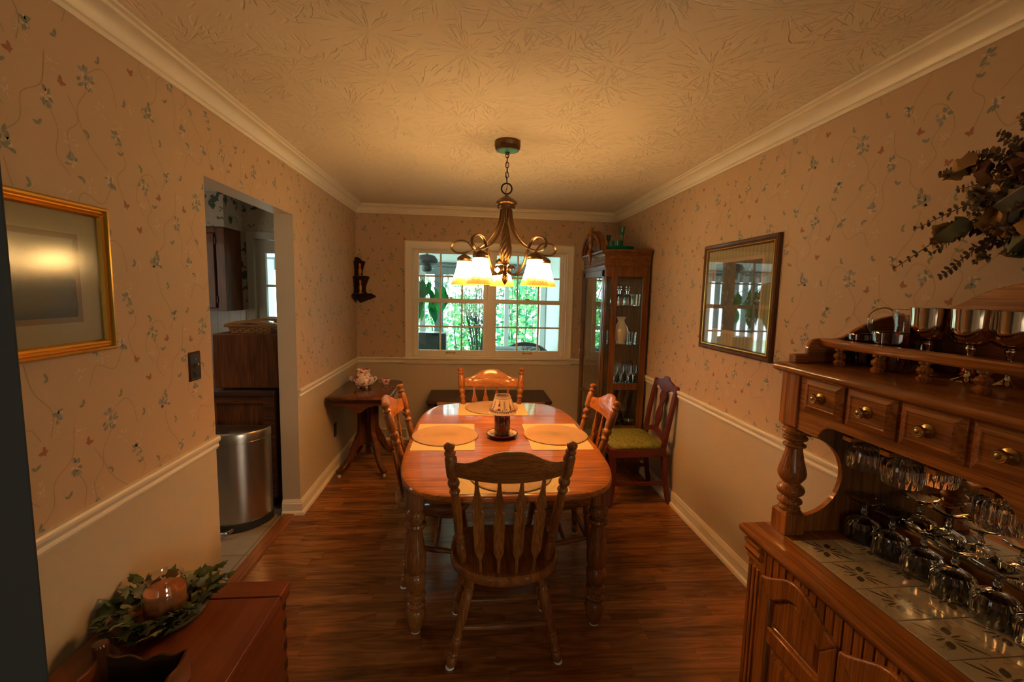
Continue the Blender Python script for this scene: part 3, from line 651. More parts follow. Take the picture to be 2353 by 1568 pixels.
# ------------------------------------------------------------------ candle with shade on its plate
CX, CY = .19, 2.55
POTT = mask_mat('painted_pottery', (.70, .56, .32), [((.035, .035, .015), 1.2, .57), ((.26, .02, .03), 1, .60), ((.22, .24, .06), 1.7, .62)], 30, .5, .3, .5)
BURG = plain('burgundy_glaze', (.13, .012, .014), .2, coat=.6)
pl = thing('candle_plate', 'burgundy-rimmed painted pottery plate under the candle jar', 'plate', (CX, CY, .740))
MB().lathe([(.055, 0), (.075, .006), (.090, .020), (.093, .024), (.091, .0265), (.086, .0245)], None, 40, cap=False).build('rim', BURG, pl)
MB().lathe([(.086, .0245), (.066, .015), (.055, .009), (0.0001, .009)], None, 40, cap=False).build('dish', POTT, pl)
MB().lathe([(.050, .0), (.054, .003), (0.0001, .006)], None, 32, cap=False).build('foot', BURG, pl)
jar = thing('candle_jar', 'dark red glass candle jar on the pottery plate', 'candle jar', (CX, CY, .7496))
MB().lathe([(.0001, 0), (.041, 0), (.045, .004), (.046, .010), (.046, .118), (.043, .128), (.038, .133), (.038, .150), (.036, .150), (.036, .132), (.042, .124), (.0435, .115)], None, 40, cap=False).build('glass', mat('red_glass', (.10, .008, .006), .08, coat=1)[0], jar)
MB().lathe([(.0001, .006), (.0425, .006), (.0425, .105), (.0001, .105)], None, 32, cap=False).build('wax', REDWAX, jar)
mb = MB(); mb.rings([[(.0465*cos(a), .0465*sin(a), z) for a in [radians(-50+80*i/10) for i in range(11)]] for z in (.035, .095)], cap=False); mb.build('paper_label', plain('paper_label', (.30, .16, .08), .6), jar)
sh = thing('candle_topper', 'cream candle shade painted with wine bottles and olive sprigs', 'candle shade', (CX, CY, .890))
SC = plain('shade_cream', (.78, .62, .38), .4); 
def shr(z): return lerp(.078, .043, z/.098)
mb = MB().lathe([(.082, -.004), (.080, .004), (.0725, .016)]+[(shr(z), z) for z in (.02, .04, .06, .08, .098)]+[(.041, .098), (.07, .014), (.079, -.004)], None, 48, cap=False).build('shade', SC, sh)
bn = [plain('band_burgundy', (.15, .02, .025), .4), plain('motif_black', (.03, .022, .018), .5), plain('motif_olive', (.15, .14, .03), .5), plain('motif_amber', (.55, .28, .08), .4), plain('motif_pale', (.72, .60, .42), .5)]
mb = MB()
def onshade(pts, mi, e=.0006):
    mb.add([((shr(z)+e)*cos(a), (shr(z)+e)*sin(a), z) for a, z in pts], [tuple(range(len(pts)))], mi)
def band(z0, z1, mi, e=.0008):
    mb.rings([[((shr(z)+e+(.003 if z < .018 else 0))*cos(2*pi*i/48), (shr(z)+e+(.003 if z < .018 else 0))*sin(2*pi*i/48), z) for i in range(48)] for z in (z0, z1)], mi, cap=False)
band(.083, .0855, 0); band(.0955, .098, 0); band(.017, .020, 0); r = random.Random(3)
for i in range(40):
    a = 2*pi*i/40; onshade([(a, .088), (a+.06, .0895), (a+.08, .092), (a+.01, .0925)], 1); onshade([(a, .010), (a+.07, .0075), (a+.09, .012), (a+.03, .014)], 1, .0048)
for i in range(70):
    a, z = r.uniform(0, 2*pi), r.uniform(.019, .029); s_ = r.uniform(.03, .06); onshade([(a-s_, z), (a, z-.004), (a+s_, z), (a, z+.004)], r.choice((0, 1, 2, 3, 2)), .001)
for i in range(6):
    a = -1.95+2*pi*i/6; b_ = i % 2
    onshade([(a-.10, .024), (a+.10, .024), (a+.10, .052), (a+.04, .060), (a+.04, .076), (a-.04, .076), (a-.04, .060), (a-.10, .052)], 3 if b_ else 0, .0012)
    onshade([(a-.085, .032), (a+.085, .032), (a+.085, .046), (a-.085, .046)], 4 if not b_ else 2, .0016)
    for q in range(7):
        z = .030+q*.006; aa = a+.48+.1*(q % 2); s_ = .09 if q % 2 else -.09
        onshade([(a+.5, z), (a+.5+s_*.6, z+.001), (a+.5+s_*1.5, z+.007), (a+.5+s_*.5, z+.005)], 1 if b_ else 2, .0012)
    onshade([(a+.5-.012, .024), (a+.5+.012, .024), (a+.5+.01, .074), (a+.5-.01, .074)], 1, .001)
mb.build('painted_decoration', bn, sh, smooth=0)
# ------------------------------------------------------------------ chandelier
HX, HY = .196, 2.66; BULBM = mat('bulb_glass', (1, .8, .5), .4, Emission_Color=(1, .62, .25, 1), Emission_Strength=14.0)[0]
cd = thing('chandelier', 'bronze five-light chandelier with scrolled arms over the dining table', 'chandelier', (HX, HY, ZC))
PAT = plain('verdigris', (.10, .30, .22), .5, .3)
def cz(z): return z-ZC
MB().lathe([(.070, cz(ZC)), (.074, -.004), (.074, -.030), (.070, -.036), (.072, -.040), (.066, -.050), (.055, -.052)], None, 40).build('canopy', BRONZE, cd)
MB().lathe([(.054, -.0525), (.02, -.056), (.0001, -.056)], None, 32, cap=False).build('canopy_plate', PAT, cd)
MB().torus(.010, .0028, T(0, 0, -.062) @ RX(pi/2), 16, 6).build('hook', BLACKM, cd)
z = -.075; k = 0
while z > cz(2.215):
    M = T(0, 0, z) @ RZ(pi/2*(k % 2)) @ RX(pi/2); MB().torus(.0095, .0024, M, 16, 6, sy=1.75).build('chain_link', BLACKM, cd); z -= .0275; k += 1
MB().tube([(.004*sin(i*.9), .004*cos(i*.7), lerp(-.056, cz(2.15), i/20)) for i in range(21)], .0017, 6).build('cord', BLACKM, cd)
MB().torus(.030, .0045, T(0, 0, cz(2.178)) @ RX(pi/2), 28, 8).build('ring', BLACKM, cd)
MB().lathe([(.006, cz(2.152)), (.010, cz(2.146)), (.009, cz(2.138)), (.022, cz(2.130)), (.045, cz(2.117)), (.060, cz(2.104)), (.064, cz(2.096)), (.060, cz(2.090)), (.052, cz(2.086)), (.054, cz(2.078)), (.050, cz(2.068)), (.048, cz(2.062)), (.02, cz(2.058)), (.012, cz(2.0)), (.012, cz(1.985))], None, 36).build('crown_cap', BRONZE, cd)
def twist(z0, z1, prof, turns, lobes=9):
    N = 48; v = []; n = 54
    for k_ in range(N+1):
        t_ = k_/N; i = t_*(len(prof)-1); a = int(min(i, len(prof)-2)); r_ = lerp(prof[a], prof[a+1], i-a)
        for j in range(n):
            an = 2*pi*j/n; v.append((r_*(1+.09*sin(lobes*an+turns*2*pi*t_*lobes/3))*cos(an), r_*(1+.09*sin(lobes*an+turns*2*pi*t_*lobes/3))*sin(an), lerp(z0, z1, t_)))
    return MB().add(v, [(a*n+j, a*n+(j+1) % n, (a+1)*n+(j+1) % n, (a+1)*n+j) for a in range(N) for j in range(n)])
twist(cz(1.983), cz(1.752), [.009, .013, .0165, .0195, .022, .0245, .027, .0295, .0315, .0335, .0345, .0345, .033, .030, .024, .014], 1.9).build('twisted_column', BRONZE, cd)
MB().lathe([(.012, cz(1.755)), (.020, cz(1.748)), (.012, cz(1.742)), (.011, cz(1.700)), (.016, cz(1.692)), (.011, cz(1.688))], None, 24).build('hub', BRONZE, cd)
twist(cz(1.690), cz(1.628), [.008, .013, .0165, .018, .0175, .0155, .012, .008, .002], .9, 7).build('finial', BRONZE, cd)
for i in range(5):
    A = radians(90+72*i)
    arm = MB(); M = RZ(A)
    up_ = spl([(.030, 0, cz(2.066)), (.042, 0, cz(1.985)), (.080, 0, cz(1.912)), (.140, 0, cz(1.856)), (.195, 0, cz(1.828)), (.250, 0, cz(1.812)), (.290, 0, cz(1.812))], 6)
    lo_ = spl([(.060, 0, cz(1.722)), (.050, 0, cz(1.735)), (.032, 0, cz(1.728)), (.028, 0, cz(1.705)), (.052, 0, cz(1.688)), (.090, 0, cz(1.688)), (.122, 0, cz(1.700)), (.158, 0, cz(1.739)), (.188, 0, cz(1.809)), (.222, 0, cz(1.866)), (.270, 0, cz(1.886)), (.318, 0, cz(1.872)), (.334, 0, cz(1.841)), (.306, 0, cz(1.815)), (.262, 0, cz(1.811))], 6)
    for P in (up_, lo_): arm.tube(P, .0105, 8, 0, False, M, .55)
    arm.lathe([(.005, cz(1.815)), (.005, cz(1.805)), (.012, cz(1.802)), (.026, cz(1.795)), (.041, cz(1.783)), (.044, cz(1.776)), (.042, cz(1.770)), (.043, cz(1.764)), (.039, cz(1.761)), (.03, cz(1.764))], M @ T(.252), 28, 0, False)
    ao = arm.build('arm', BRONZE, cd)
    so = MB().lathe([(.081, 0), (.078, .004), (.071, .022), (.062, .050), (.053, .080), (.046, .110), (.042, .135), (.040, .145)], None, 40, 0, False, 1, 1, lambda a, k_: 1+.012*sin(14*a+k_*.9)).build('shade', SHADE, ao)
    c = M @ Vector((.252, 0, cz(1.622))); so.location = c
    bo = MB().ball((c.x, c.y, cz(1.700)), .026, 0, 16, 1.2).build('bulb', BULBM, ao)
    l = bpy.data.lights.new('bulb_light', 'POINT'); l.energy = BULB_W; l.color = BULB_COL; l.shadow_soft_size = .03
    lo = bpy.data.objects.new('bulb_light', l); COL.objects.link(lo); lo.parent = ao; lo.location = (c.x, c.y, cz(1.655))
# ------------------------------------------------------------------ parlour table in the back left corner
st = thing('side_table', 'dark red-brown parlour table with scrolled legs and casters in the back left corner', 'side table', (-.902, 4.005, 0))
hx, hy = .253, .385
ol = [(hx, -hy+.06), (hx, hy-.06), (hx-.035, hy-.02), (hx-.07, hy), (-hx+.07, hy), (-hx+.035, hy-.02), (-hx, hy-.06), (-hx, -hy+.06), (-hx+.03, -hy+.012), (-hx+.05, -hy), (hx-.05, -hy), (hx-.03, -hy+.012)]
MB().slab(ol, [(.022, .683), (.010, .686), (.006, .694), (0, .698), (0, .709), (.004, .715), (.012, .718)]).build('tabletop', mah('y'), st, bevel=.002)
mb = MB(); q = [(-.215, .683), (-.215, .640), (-.12, .640)]+spl2([(-.12, .640), (-.105, .628), (-.085, .630), (-.055, .612), (-.03, .590), (0, .578), (.03, .590), (.055, .612), (.085, .630), (.105, .628), (.12, .640)], 4)+[(.215, .640), (.215, .683)]
mb.prism(q, -.345, -.325, 'y').prism(q, .325, .345, 'y')
q2 = [(a*1.55, b) for a, b in q]; mb.prism(q2, -.215, -.197, 'x').prism(q2, .197, .215, 'x'); mb.build('apron', mah('x'), st, bevel=.0015)
LEGP = spl2([(.105, .66), (.105, .50), (.108, .36), (.128, .315), (.140, .30), (.146, .275), (.160, .262), (.172, .235), (.182, .222), (.20, .180), (.235, .120), (.285, .080), (.325, .072), (.338, .050), (.325, .034), (.295, .034), (.240, .060), (.185, .115), (.145, .175), (.110, .215), (.075, .222), (.050, .222)], 4)+[(.050, .66)]
for sx in (-1, 1):
    for sy in (-1, 1):
        a = atan2(sy*.285, sx*.205); lg = MB().prism(LEGP, -.020, .020, 'y', 0, RZ(a)).build('leg', mah('z'), st, bevel=.004)
        MB().lathe([(.013, 0), (.016, .004), (.016, .012), (.013, .016)], RZ(a) @ T(.318, .008, .016) @ RX(pi/2), 16).tube([(.318*cos(a), .318*sin(a), .016), (.318*cos(a), .318*sin(a), .036)], .006).build('caster', CREAM, lg)
MB().lathe([(.001, .118), (.022, .125), (.030, .140), (.024, .156), (.014, .165), (.026, .180), (.028, .31), (.034, .33), (.030, .345), (.020, .352), (.022, .37), (.034, .43), (.036, .455), (.030, .46), (.036, .475), (.030, .49), (.036, .505), (.034, .52), (.026, .58), (.020, .61), (.03, .63), (.03, .683)], None, 24).build('center_column', mah('z'), st)
# red transferware
tu = thing('tureen', 'red and white transferware tureen without its lid on the parlour table', 'tureen', (-.948, 4.035, .718))
pr = [(.045, .010), (.068, .016), (.088, .036), (.093, .060), (.086, .084), (.070, .104), (.058, .114), (.054, .128), (.057, .150), (.060, .160), (.058, .162), (.052, .150), (.050, .116), (.0001, .05)]
MB().lathe(pr, None, 48, 0, False, 1, 1, lambda a, k: 1+(.035*cos(8*a) if 1 < k < 10 else 0)).build('body', TRANSFER, tu, smooth=70)
for s in (-1, 1): MB().tube(spl([(s*.086, 0, .082), (s*.104, 0, .092), (s*.113, 0, .078), (s*.103, 0, .056), (s*.089, 0, .050)], 5), .007, 8).build('handle', TRANSFER, tu)
for i in range(4): a = pi/4+i*pi/2; MB().lathe([(.012, 0), (.014, .004), (.010, .018)], T(.050*cos(a), .050*sin(a)), 12).build('foot', CREAM, tu)
cu = thing('cup', 'small red and white transferware cup beside the tureen', 'cup', (-.778, 4.165, .718))
MB().lathe([(.026, 0), (.028, .004), (.036, .014), (.040, .032), (.041, .052), (.039, .052), (.037, .030), (.0001, .010)], None, 32, 0, False).build('body', TRANSFER, cu)
MB().tube(spl([(-.038, 0, .042), (-.056, 0, .044), (-.056, 0, .024), (-.036, 0, .018)], 5), .0035, 8).build('handle', TRANSFER, cu)
# low dark bench under the window
be = thing('bench', 'low dark-topped bench against the wainscot under the window, behind the far chair', 'bench', (.192, 4.46, 0))
MB().slab(rrect(-.605, .605, -.262, .262, .02, 3), [(.015, .510), (0, .518), (0, .538), (.006, .546), (.014, .548)]).build('bench_top', drk('x'), be)
for sx in (-1, 1):
    for sy in (-1, 1): MB().box(sx*.56-.03, sx*.56+.03, sy*.215-.03, sy*.215+.03, 0, .51).build('leg', drk('z'), be, bevel=.004)
mb = MB(); LO = wood('pale_oak', (.36, .19, .07), (.52, .31, .13), 'x')
mb.box(-.50, .53, -.270, -.254, .462, .540)
for a, b in ((-.50, -.475), (-.425, -.395), (-.345, -.32), (.0, .03), (.5, .53)): mb.box(a, b, -.270, -.254, .36, .462)
mb.box(-.50, .53, -.270, -.254, .36, .385); mb.build('apron', LO, be, bevel=.002)
MB().box(-.53, .53, -.20, .215, .12, .50).build('cabinet_body', drk('x'), be)
# ------------------------------------------------------------------ china cabinet (front turned towards the room, its glazed end towards the viewer)
CXF, CXB, CY0, CY1 = 1.150, 1.525, 3.760, 4.620
cc = thing('china_cabinet', 'oak curio cabinet with glass sides and arched pediment in the back right corner', 'china cabinet', (1.335, 4.19, 0))
B = dict(parent=cc, world=True)
KX = CXF+.055     # canted front corner
mb = MB()
def cbox(x0, x1, y0, y1, z0, z1): mb.box(x0, x1, y0, y1, z0, z1)
cbox(KX+.005, 1.245, CY0, CY0+.022, .04, 1.83); cbox(1.470, CXB, CY0, CY0+.022, .04, 1.83); cbox(1.245, 1.470, CY0, CY0+.022, 1.742, 1.83); cbox(1.245, 1.470, CY0, CY0+.022, .757, .814); cbox(1.245, 1.470, CY0, CY0+.022, .30, .432)
cbox(KX, CXB, CY1-.022, CY1, .04, 1.83)
mb.build('end_frame', cur('z'), bevel=.002, **B)
mb = MB(); cbox(1.245, 1.470, CY0+.004, CY0+.018, .04, .30); mb.build('end_panel', cur('z'), **B)
MB().box(1.245, 1.470, CY0+.009, CY0+.012, .432, .757).box(1.245, 1.470, CY0+.009, CY0+.012, .814, 1.742).build('end_glass', PANE, smooth=0, **B)
mb = MB(); mb.prism([(KX, CY0), (KX+.022, CY0), (CXF+.012, CY0+.075), (CXF, CY0+.075), (CXF, CY0+.060), (KX-.012, CY0+.004)], .04, .30)
mb.prism([(KX, CY0), (KX+.022, CY0+.003), (KX+.014, CY0+.016), (KX-.010, CY0+.012)], .30, 1.83); mb.prism([(CXF, CY0+.060), (CXF+.012, CY0+.052), (CXF+.024, CY0+.075), (CXF, CY0+.078)], .30, 1.83)
mb.prism([(KX, CY0), (KX+.015, CY0+.01), (CXF+.012, CY0+.075), (CXF, CY0+.07)], 1.742, 1.83); mb.build('canted_corner', cur('z'), **B)
MB().prism([(KX-.004, CY0+.010), (KX-.001, CY0+.012), (CXF+.012, CY0+.062), (CXF+.009, CY0+.060)], .30, 1.742).build('corner_glass', PANE, smooth=0, **B)
D0, D1 = CY0+.085, CY1-.06
mb = MB(); mb.box(CXF, CXF+.022, CY1-.06, CY1, .04, 1.83).box(CXF, CXF+.022, D0, CY1-.06, 1.80, 1.83).box(CXF, CXF+.022, D0, CY1-.06, .04, .09); mb.build('face_frame', cur('z'), bevel=.002, **B)
mb = MB(); mb.box(CXF-.004, CXF+.018, D0, D0+.055, .09, 1.80).box(CXF-.004, CXF+.018, D1-.055, D1, .09, 1.80).box(CXF-.004, CXF+.018, D0, D1, 1.745, 1.80).box(CXF-.004, CXF+.018, D0, D1, .09, .15).box(CXF-.004, CXF+.018, D0, D1, .60, .63)
dr = mb.build('door', cur('z'), bevel=.002, **B)
MB().box(CXF+.005, CXF+.008, D0+.05, D1-.05, .15, 1.75).build('pane', PANE, dr, smooth=0)
MB().tube([(CXF-.004, D1-.03, 1.02), (CXF-.025, D1-.03, 1.02), (CXF-.025, D1-.03, .95), (CXF-.004, D1-.03, .95)], .004).build('handle', BRASS, dr)
MB().box(CXB-.010, CXB, CY0+.022, CY1-.022, .10, 1.83).build('back_mirror', MIRROR, **B)
MB().box(CXF+.02, CXB, CY0+.01, CY1-.01, .385, .410).box(CXF+.02, CXB-.01, CY0+.02, CY1-.02, 1.815, 1.83).build('deck', cur('y'), **B)
MB().box(CXF+.01, CXB, CY0+.005, CY1-.005, 0, .06).build('plinth', cur('y'), **B)
for z in (.785, 1.156, 1.495): MB().box(CXF+.03, CXB-.012, CY0+.026, CY1-.03, z-.005, z).build('shelf', SHELFG, **B)
CP = [(0, 1.825), (.004, 1.825), (.008, 1.838), (.004, 1.846), (.004, 1.880), (.008, 1.884), (.006, 1.90), (.006, 1.918), (.012, 1.928), (.022, 1.944), (.034, 1.952), (.036, 1.966), (.028, 1.971), (0, 1.972)]
mb = sweep(MB(), [(CXB, CY0), (KX, CY0), (CXF, CY0+.07), (CXF, CY1-.07), (KX, CY1), (CXB, CY1)][::-1], CP)
mb.box(CXF+.03, CXB, CY0+.04, CY1-.04, 1.94, 1.968); mb.build('cornice', cur('y'), smooth=30, **B)
# arched broken pediment in the front plane
cyc = (CY0+CY1)/2; mb = MB()
for s in (-1, 1):
    outer = [(cyc+s*.335*cos(a), 1.955+.215*sin(a)) for a in [radians(4+i*6.6) for i in range(13)]]; inner = [(cyc+s*.262*cos(a), 1.955+.150*sin(a)) for a in [radians(80-i*6.3) for i in range(13)]]
    mb.prism(outer+inner, CXF-.035, CXF+.012, 'x')
    o2 = [(cyc+s*.322*cos(a), 1.955+.204*sin(a)) for a in [radians(4+i*6.5) for i in range(13)]]; i2 = [(cyc+s*.292*cos(a), 1.955+.177*sin(a)) for a in [radians(82-i*6.5) for i in range(13)]]
    mb.prism(o2+i2, CXF-.050, CXF-.035, 'x')
mb.build('pediment_arch', cur('y'), bevel=.004, **B)
MB().prism([(cyc-.30, 1.94)]+[(cyc+.262*cos(a), 1.955+.150*sin(a)*.55) for a in [radians(176-i*8.6) for i in range(21)]]+[(cyc+.30, 1.94)], CXF-.012, CXF+.006, 'x').build('tympanum', cur('y'), **B)
MB().lathe([(.001, 1.845), (.008, 1.852), (.009, 1.868), (.006, 1.875), (.010, 1.885), (.014, 1.93), (.020, 1.962), (.028, 1.972), (.024, 1.99), (.013, 2.005), (.013, 2.02), (.020, 2.04), (.018, 2.075), (.012, 2.085), (.022, 2.10), (.022, 2.14), (.014, 2.152), (.020, 2.166), (.019, 2.185), (.010, 2.208), (.001, 2.218)], T(CXF-.040, cyc), 20).build('finial', oak('z'), **B)
# green glass set on the cabinet
gt = MB().lathe([(.0001, .004), (.10, .004), (.115, .008), (.128, .030), (.132, .030), (.120, .004), (.10, 0), (.0001, 0)][::-1], None, 40, 0, False).build('tray', GREENG); gt.location = (1.285, 3.905, 1.972); tag(gt, 'round green glass tray on top of the curio cabinet', 'tray')
gb = MB().lathe([(.0001, .004), (.036, .004), (.042, .075), (.045, .075), (.040, 0), (.0001, 0)], None, 32, 0, False).build('tumbler', GREENG); gb.location = (1.262, 3.875, 1.977); tag(gb, 'wide green glass tumbler standing on the green tray', 'tumbler')
def candlestick(loc, h, label):
    o = MB().lathe([(.034, 0), (.036, .004), (.014, .012), (.009, .03), (.009, h*.62), (.012, h*.66), (.010, h*.69), (.018, h*.74), (.018, h*.9), (.022, h*.98), (.022, h), (.013, h), (.012, h*.8), (.0001, h*.79)], None, 24, 0, False).build('candlestick', GREENG)
    o.location = loc; tag(o, label, 'candlestick', 'green glass candlesticks')
candlestick((1.318, 3.92, 1.977), .205, 'tall green glass candlestick on the tray, right of the green tumbler'); candlestick((1.268, 4.16, 1.973), .165, 'green glass candlestick half hidden behind the arched pediment')
# glassware inside the cabinet
def glass_thing(name, prof, m, label, cat, group, loc, n=24, flute=None):
    o = MB().lathe(prof, None, n, 0, False, 1, 1, flute).build(name, m, smooth=50); o.location = loc; return tag(o, label, cat, group)
TUM = [(.0001, .006), (.026, .006), (.032, .10), (.034, .10), (.029, 0), (.0001, 0)]
FLU = [(.0001, .085), (.018, .09), (.026, .13), (.027, .18), (.0285, .18), (.027, .12), (.006, .083), (.005, .02), (.030, .003), (.030, 0), (.0001, 0)]
DEC = [(.0001, 0), (.040, 0), (.046, .01), (.046, .06), (.030, .085), (.012, .10), (.012, .13), (.020, .135), (.020, .14), (.010, .142), (.018, .158), (.012, .175), (.0001, .18)]
BOW = [(.0001, .006), (.03, .008), (.055, .05), (.060, .055), (.03, 0), (.0001, 0)]
r = random.Random(5)
v0 = MB().lathe([(.0001, .004), (.040, .002), (.042, .006), (.036, .014), (.046, .040), (.062, .085), (.064, .115), (.052, .155), (.032, .185), (.028, .205), (.036, .228), (.046, .240), (.043, .240), (.026, .207), (.0001, .1)], None, 48, 0, False, 1, 1, lambda a, k: 1+(.03*abs(sin(6*a)) if 3 < k < 8 else 0)).build('vase', CREAM, smooth=60)
v0.location = (1.318, 3.842, 1.156); tag(v0, 'ribbed cream ceramic vase on the middle shelf of the curio cabinet', 'vase')
crystal = lambda a, k: 1+.035*sin(14*a)
first = {}
def put(kind, prof, label, grp, x, y, z, cat, fl=None):
    if kind not in first:
        first[kind] = glass_thing(kind, prof, CRYS, label, cat, grp, (x, y, z), 28, fl)
    else:
        c = first[kind].copy(); COL.objects.link(c); c.location = (x, y, z); c['label'] = label; c['group'] = grp
# top shelf: decanters and small glasses
L1 = 'cut glass decanter with stopper on the top shelf of the curio cabinet'
for x, y in ((1.285, 3.83), (1.365, 3.85), (1.30, 3.98)): put('decanter', DEC, L1, 'decanters on the top curio shelf', x, y, 1.495, 'decanter', crystal)
L2 = 'plain clear tumbler at the wall end of the top curio shelf'
for x, y in ((1.44, 3.83), (1.445, 3.92), (1.43, 4.02)): put('drinking_glass', TUM, L2, 'tumblers on the top curio shelf', x, y, 1.495, 'drinking glass')
L3 = 'clear tumbler beside the cream vase on the middle curio shelf'
for x, y in ((1.425, 3.84), (1.46, 3.93), (1.40, 3.97), (1.29, 4.05)): put('drinking_glass', TUM, L3, 'tumblers on the middle curio shelf', x, y, 1.156, 'drinking glass')
L4 = 'clear stemmed flute crowded on the lower curio shelf'
for x, y in ((1.27, 3.82), (1.335, 3.84), (1.40, 3.82), (1.455, 3.85), (1.30, 3.92), (1.37, 3.93), (1.44, 3.95)): put('flute_glass', FLU, L4, 'flutes on the lower curio shelf', x, y, .785, 'flute glass')
L5 = 'clear stemmed flute at the back of the bottom compartment of the curio cabinet'
for x, y in ((1.28, 3.96), (1.35, 3.98), (1.42, 3.96)): put('flute_glass', FLU, L5, 'flutes in the bottom compartment', x, y, .410, 'flute glass')
L6 = 'cut crystal bowl at the front of the bottom curio compartment'
for x, y in ((1.29, 3.845), (1.42, 3.845)): put('crystal_bowl', BOW, L6, 'crystal bowls in the bottom compartment', x, y, .410, 'crystal bowl', crystal)
# ------------------------------------------------------------------ red chair with green seat by the right wall
rc = thing('side_chair', 'dark red painted chair with vase splat and green brocade seat against the right wall', 'chair', (1.262, 3.352, 0), pi/2)
bw, fwid = .185, .215
def ybk(z): return -.205-.085*max(0, (z-.44)/.5)**1.3-(.02 if z < .44 else 0)*((.44-z)/.44)
for s in (-1, 1):
    P = [(s*lerp(.190, .176, min(1, z/.44)) if z < .44 else s*(.176+.014*sin((z-.44)/.48*pi)), ybk(z)-.035*(1-z/.44)**2 if z < .44 else ybk(z), z) for z in [0, .05, .12, .22, .33, .44, .52, .6, .68, .76, .84, .90]]
    mb = MB(); rl = []
    for p in P: rl.append([(p[0]-.018, p[1]-.016, p[2]), (p[0]+.018, p[1]-.016, p[2]), (p[0]+.018, p[1]+.016, p[2]), (p[0]-.018, p[1]+.016, p[2])])
    mb.rings(rl).build('leg', REDW, rc, smooth=50, bevel=.004)
    Pf = [(s*(.195+dx), .185+dy, z) for dx, dy, z in ((.018, .030, 0), (.008, .012, .05), (.0, .0, .12), (-.002, -.004, .22), (.0, .004, .33), (.004, .012, .40), (.004, .012, .445))]
    rl = []; ws = (.020, .016, .015, .017, .020, .023, .023)
    for p, w_ in zip(Pf, ws): rl.append([(p[0]-w_, p[1]-w_, p[2]), (p[0]+w_, p[1]-w_, p[2]), (p[0]+w_, p[1]+w_, p[2]), (p[0]-w_, p[1]+w_, p[2])])
    MB().rings(rl).build('leg', REDW, rc, smooth=50, bevel=.004)
MB().prism([(-.200, -.215), (.200, -.215), (.222, .215), (-.222, .215)], .375, .440).build('seat_rail', REDW, rc, bevel=.004)
so_ = rrect(-.205, .205, -.195, .205, .05, 6); MB().slab([(x*(1+.06*(y+.2)/.4), y) for x, y in so_], [(.004, .440), (0, .446), (.0, .462), (.015, .478), (.05, .487), (.12, .490)]).build('seat_cushion', BROCADE, rc, smooth=60)
for s in (-1, 1): MB().box(s*.188-.011, s*.188+.011, -.215, .185, .150, .178).build('stretcher', REDW, rc, bevel=.003)
MB().box(-.19, .19, -.020, .004, .152, .176).build('stretcher', REDW, rc, bevel=.003)
def back(outl, th, nm, cy=0):
    # outline in (x, z), bent to the rake of the back
    n = len(outl); v = [(x, ybk(z)+.0*x-th, z) for x, z in outl]+[(x, ybk(z)+th, z) for x, z in outl]
    MB().add(v, [tuple(range(n-1, -1, -1)), tuple(range(n, 2*n))]+[(i, (i+1) % n, n+(i+1) % n, n+i) for i in range(n)]).build(nm, REDW, rc, bevel=.003)
top = spl2([(-.205, .868), (-.208, .900), (-.190, .912), (-.150, .908), (-.095, .922), (-.055, .934), (-.040, .950), (0, .956), (.040, .950), (.055, .934), (.095, .922), (.150, .908), (.190, .912), (.208, .900), (.205, .868)], 4)+spl2([(.150, .868), (.10, .862), (.055, .842), (0, .842), (-.055, .842), (-.10, .862), (-.150, .868)], 4)
back(top, .012, 'top_rail')
sp = spl2([(.038, .855), (.045, .83), (.052, .79), (.030, .755), (.026, .72), (.045, .67), (.048, .62), (.030, .585), (.028, .56), (.05, .545)], 4)
back(sp+[(-x, z) for x, z in reversed(sp)], .007, 'splat')
lo = spl2([(-.17, .49), (-.10, .535), (0, .555), (.10, .535), (.17, .49)], 4)+spl2([(.17, .465), (.09, .500), (0, .515), (-.09, .500), (-.17, .465)], 4)
back(lo, .010, 'lower_rail')
# ------------------------------------------------------------------ pictures
GOLD = mat('gilt_moulding', (.62, .33, .05), .26, .9)[0]
WALF = wood('walnut_gilt', (.07, .028, .012), (.17, .07, .025), 'z', .35, .3)
def frame_ring(mb, y0, y1, z0, z1, prof, fx):     # profile (inward, proud); fx maps proud distance to world x
    rg = []
    for y, z, my, mz in ((y0, z0, 1, 1), (y1, z0, -1, 1), (y1, z1, -1, -1), (y0, z1, 1, -1)): rg.append([(fx(p), y+my*i, z+mz*i) for i, p in prof])
    k = len(prof); v = [q for g in rg for q in g]
    mb.add(v, [(i*k+j, i*k+(j+1) % k, ((i+1) % 4)*k+(j+1) % k, ((i+1) % 4)*k+j) for i in range(4) for j in range(k)]); return mb
def art_mat(kind):
    m, nt, b = mat('art_'+kind, rough=.7); tc = nt.nodes.new('ShaderNodeTexCoord'); sp = nd(nt, 'ShaderNodeSeparateXYZ', {0: tc.outputs['Generated']}); v = objco(nt)
    if kind == 'field':
        n = nz(nt, objco(nt, (1, 1, 2.4)), 16, 5, .7); z = math_(nt, 'ADD', sp.outputs[2], math_(nt, 'MULTIPLY_ADD', n, .16, -.08))
        c = ramp(nt, z, [(.0, (.035, .035, .02)), (.18, (.10, .075, .035)), (.34, (.05, .05, .035)), (.46, (.055, .055, .045)), (.58, (.20, .17, .11)), (.8, (.32, .26, .15)), (1, (.26, .24, .17))])
    else:
        n = nz(nt, v, 14, 5, .75); c = ramp(nt, n, [(.35, (.02, .022, .016)), (.55, (.07, .055, .035)), (.72, (.20, .13, .085))])
        fl = ramp(nt, nz(nt, v, 34, 2, .5), [(.62, (0, 0, 0)), (.67, (1, 1, 1))]); c = mixc(nt, math_(nt, 'MULTIPLY', fl, .6), c, (.42, .30, .22))
    nt.links.new(c, b.inputs['Base Color']); return m
pr_ = thing('framed_picture', 'framed dark print with a wide striped mat behind reflecting glass on the right wall', 'picture', (XR, 2.514, 1.25))
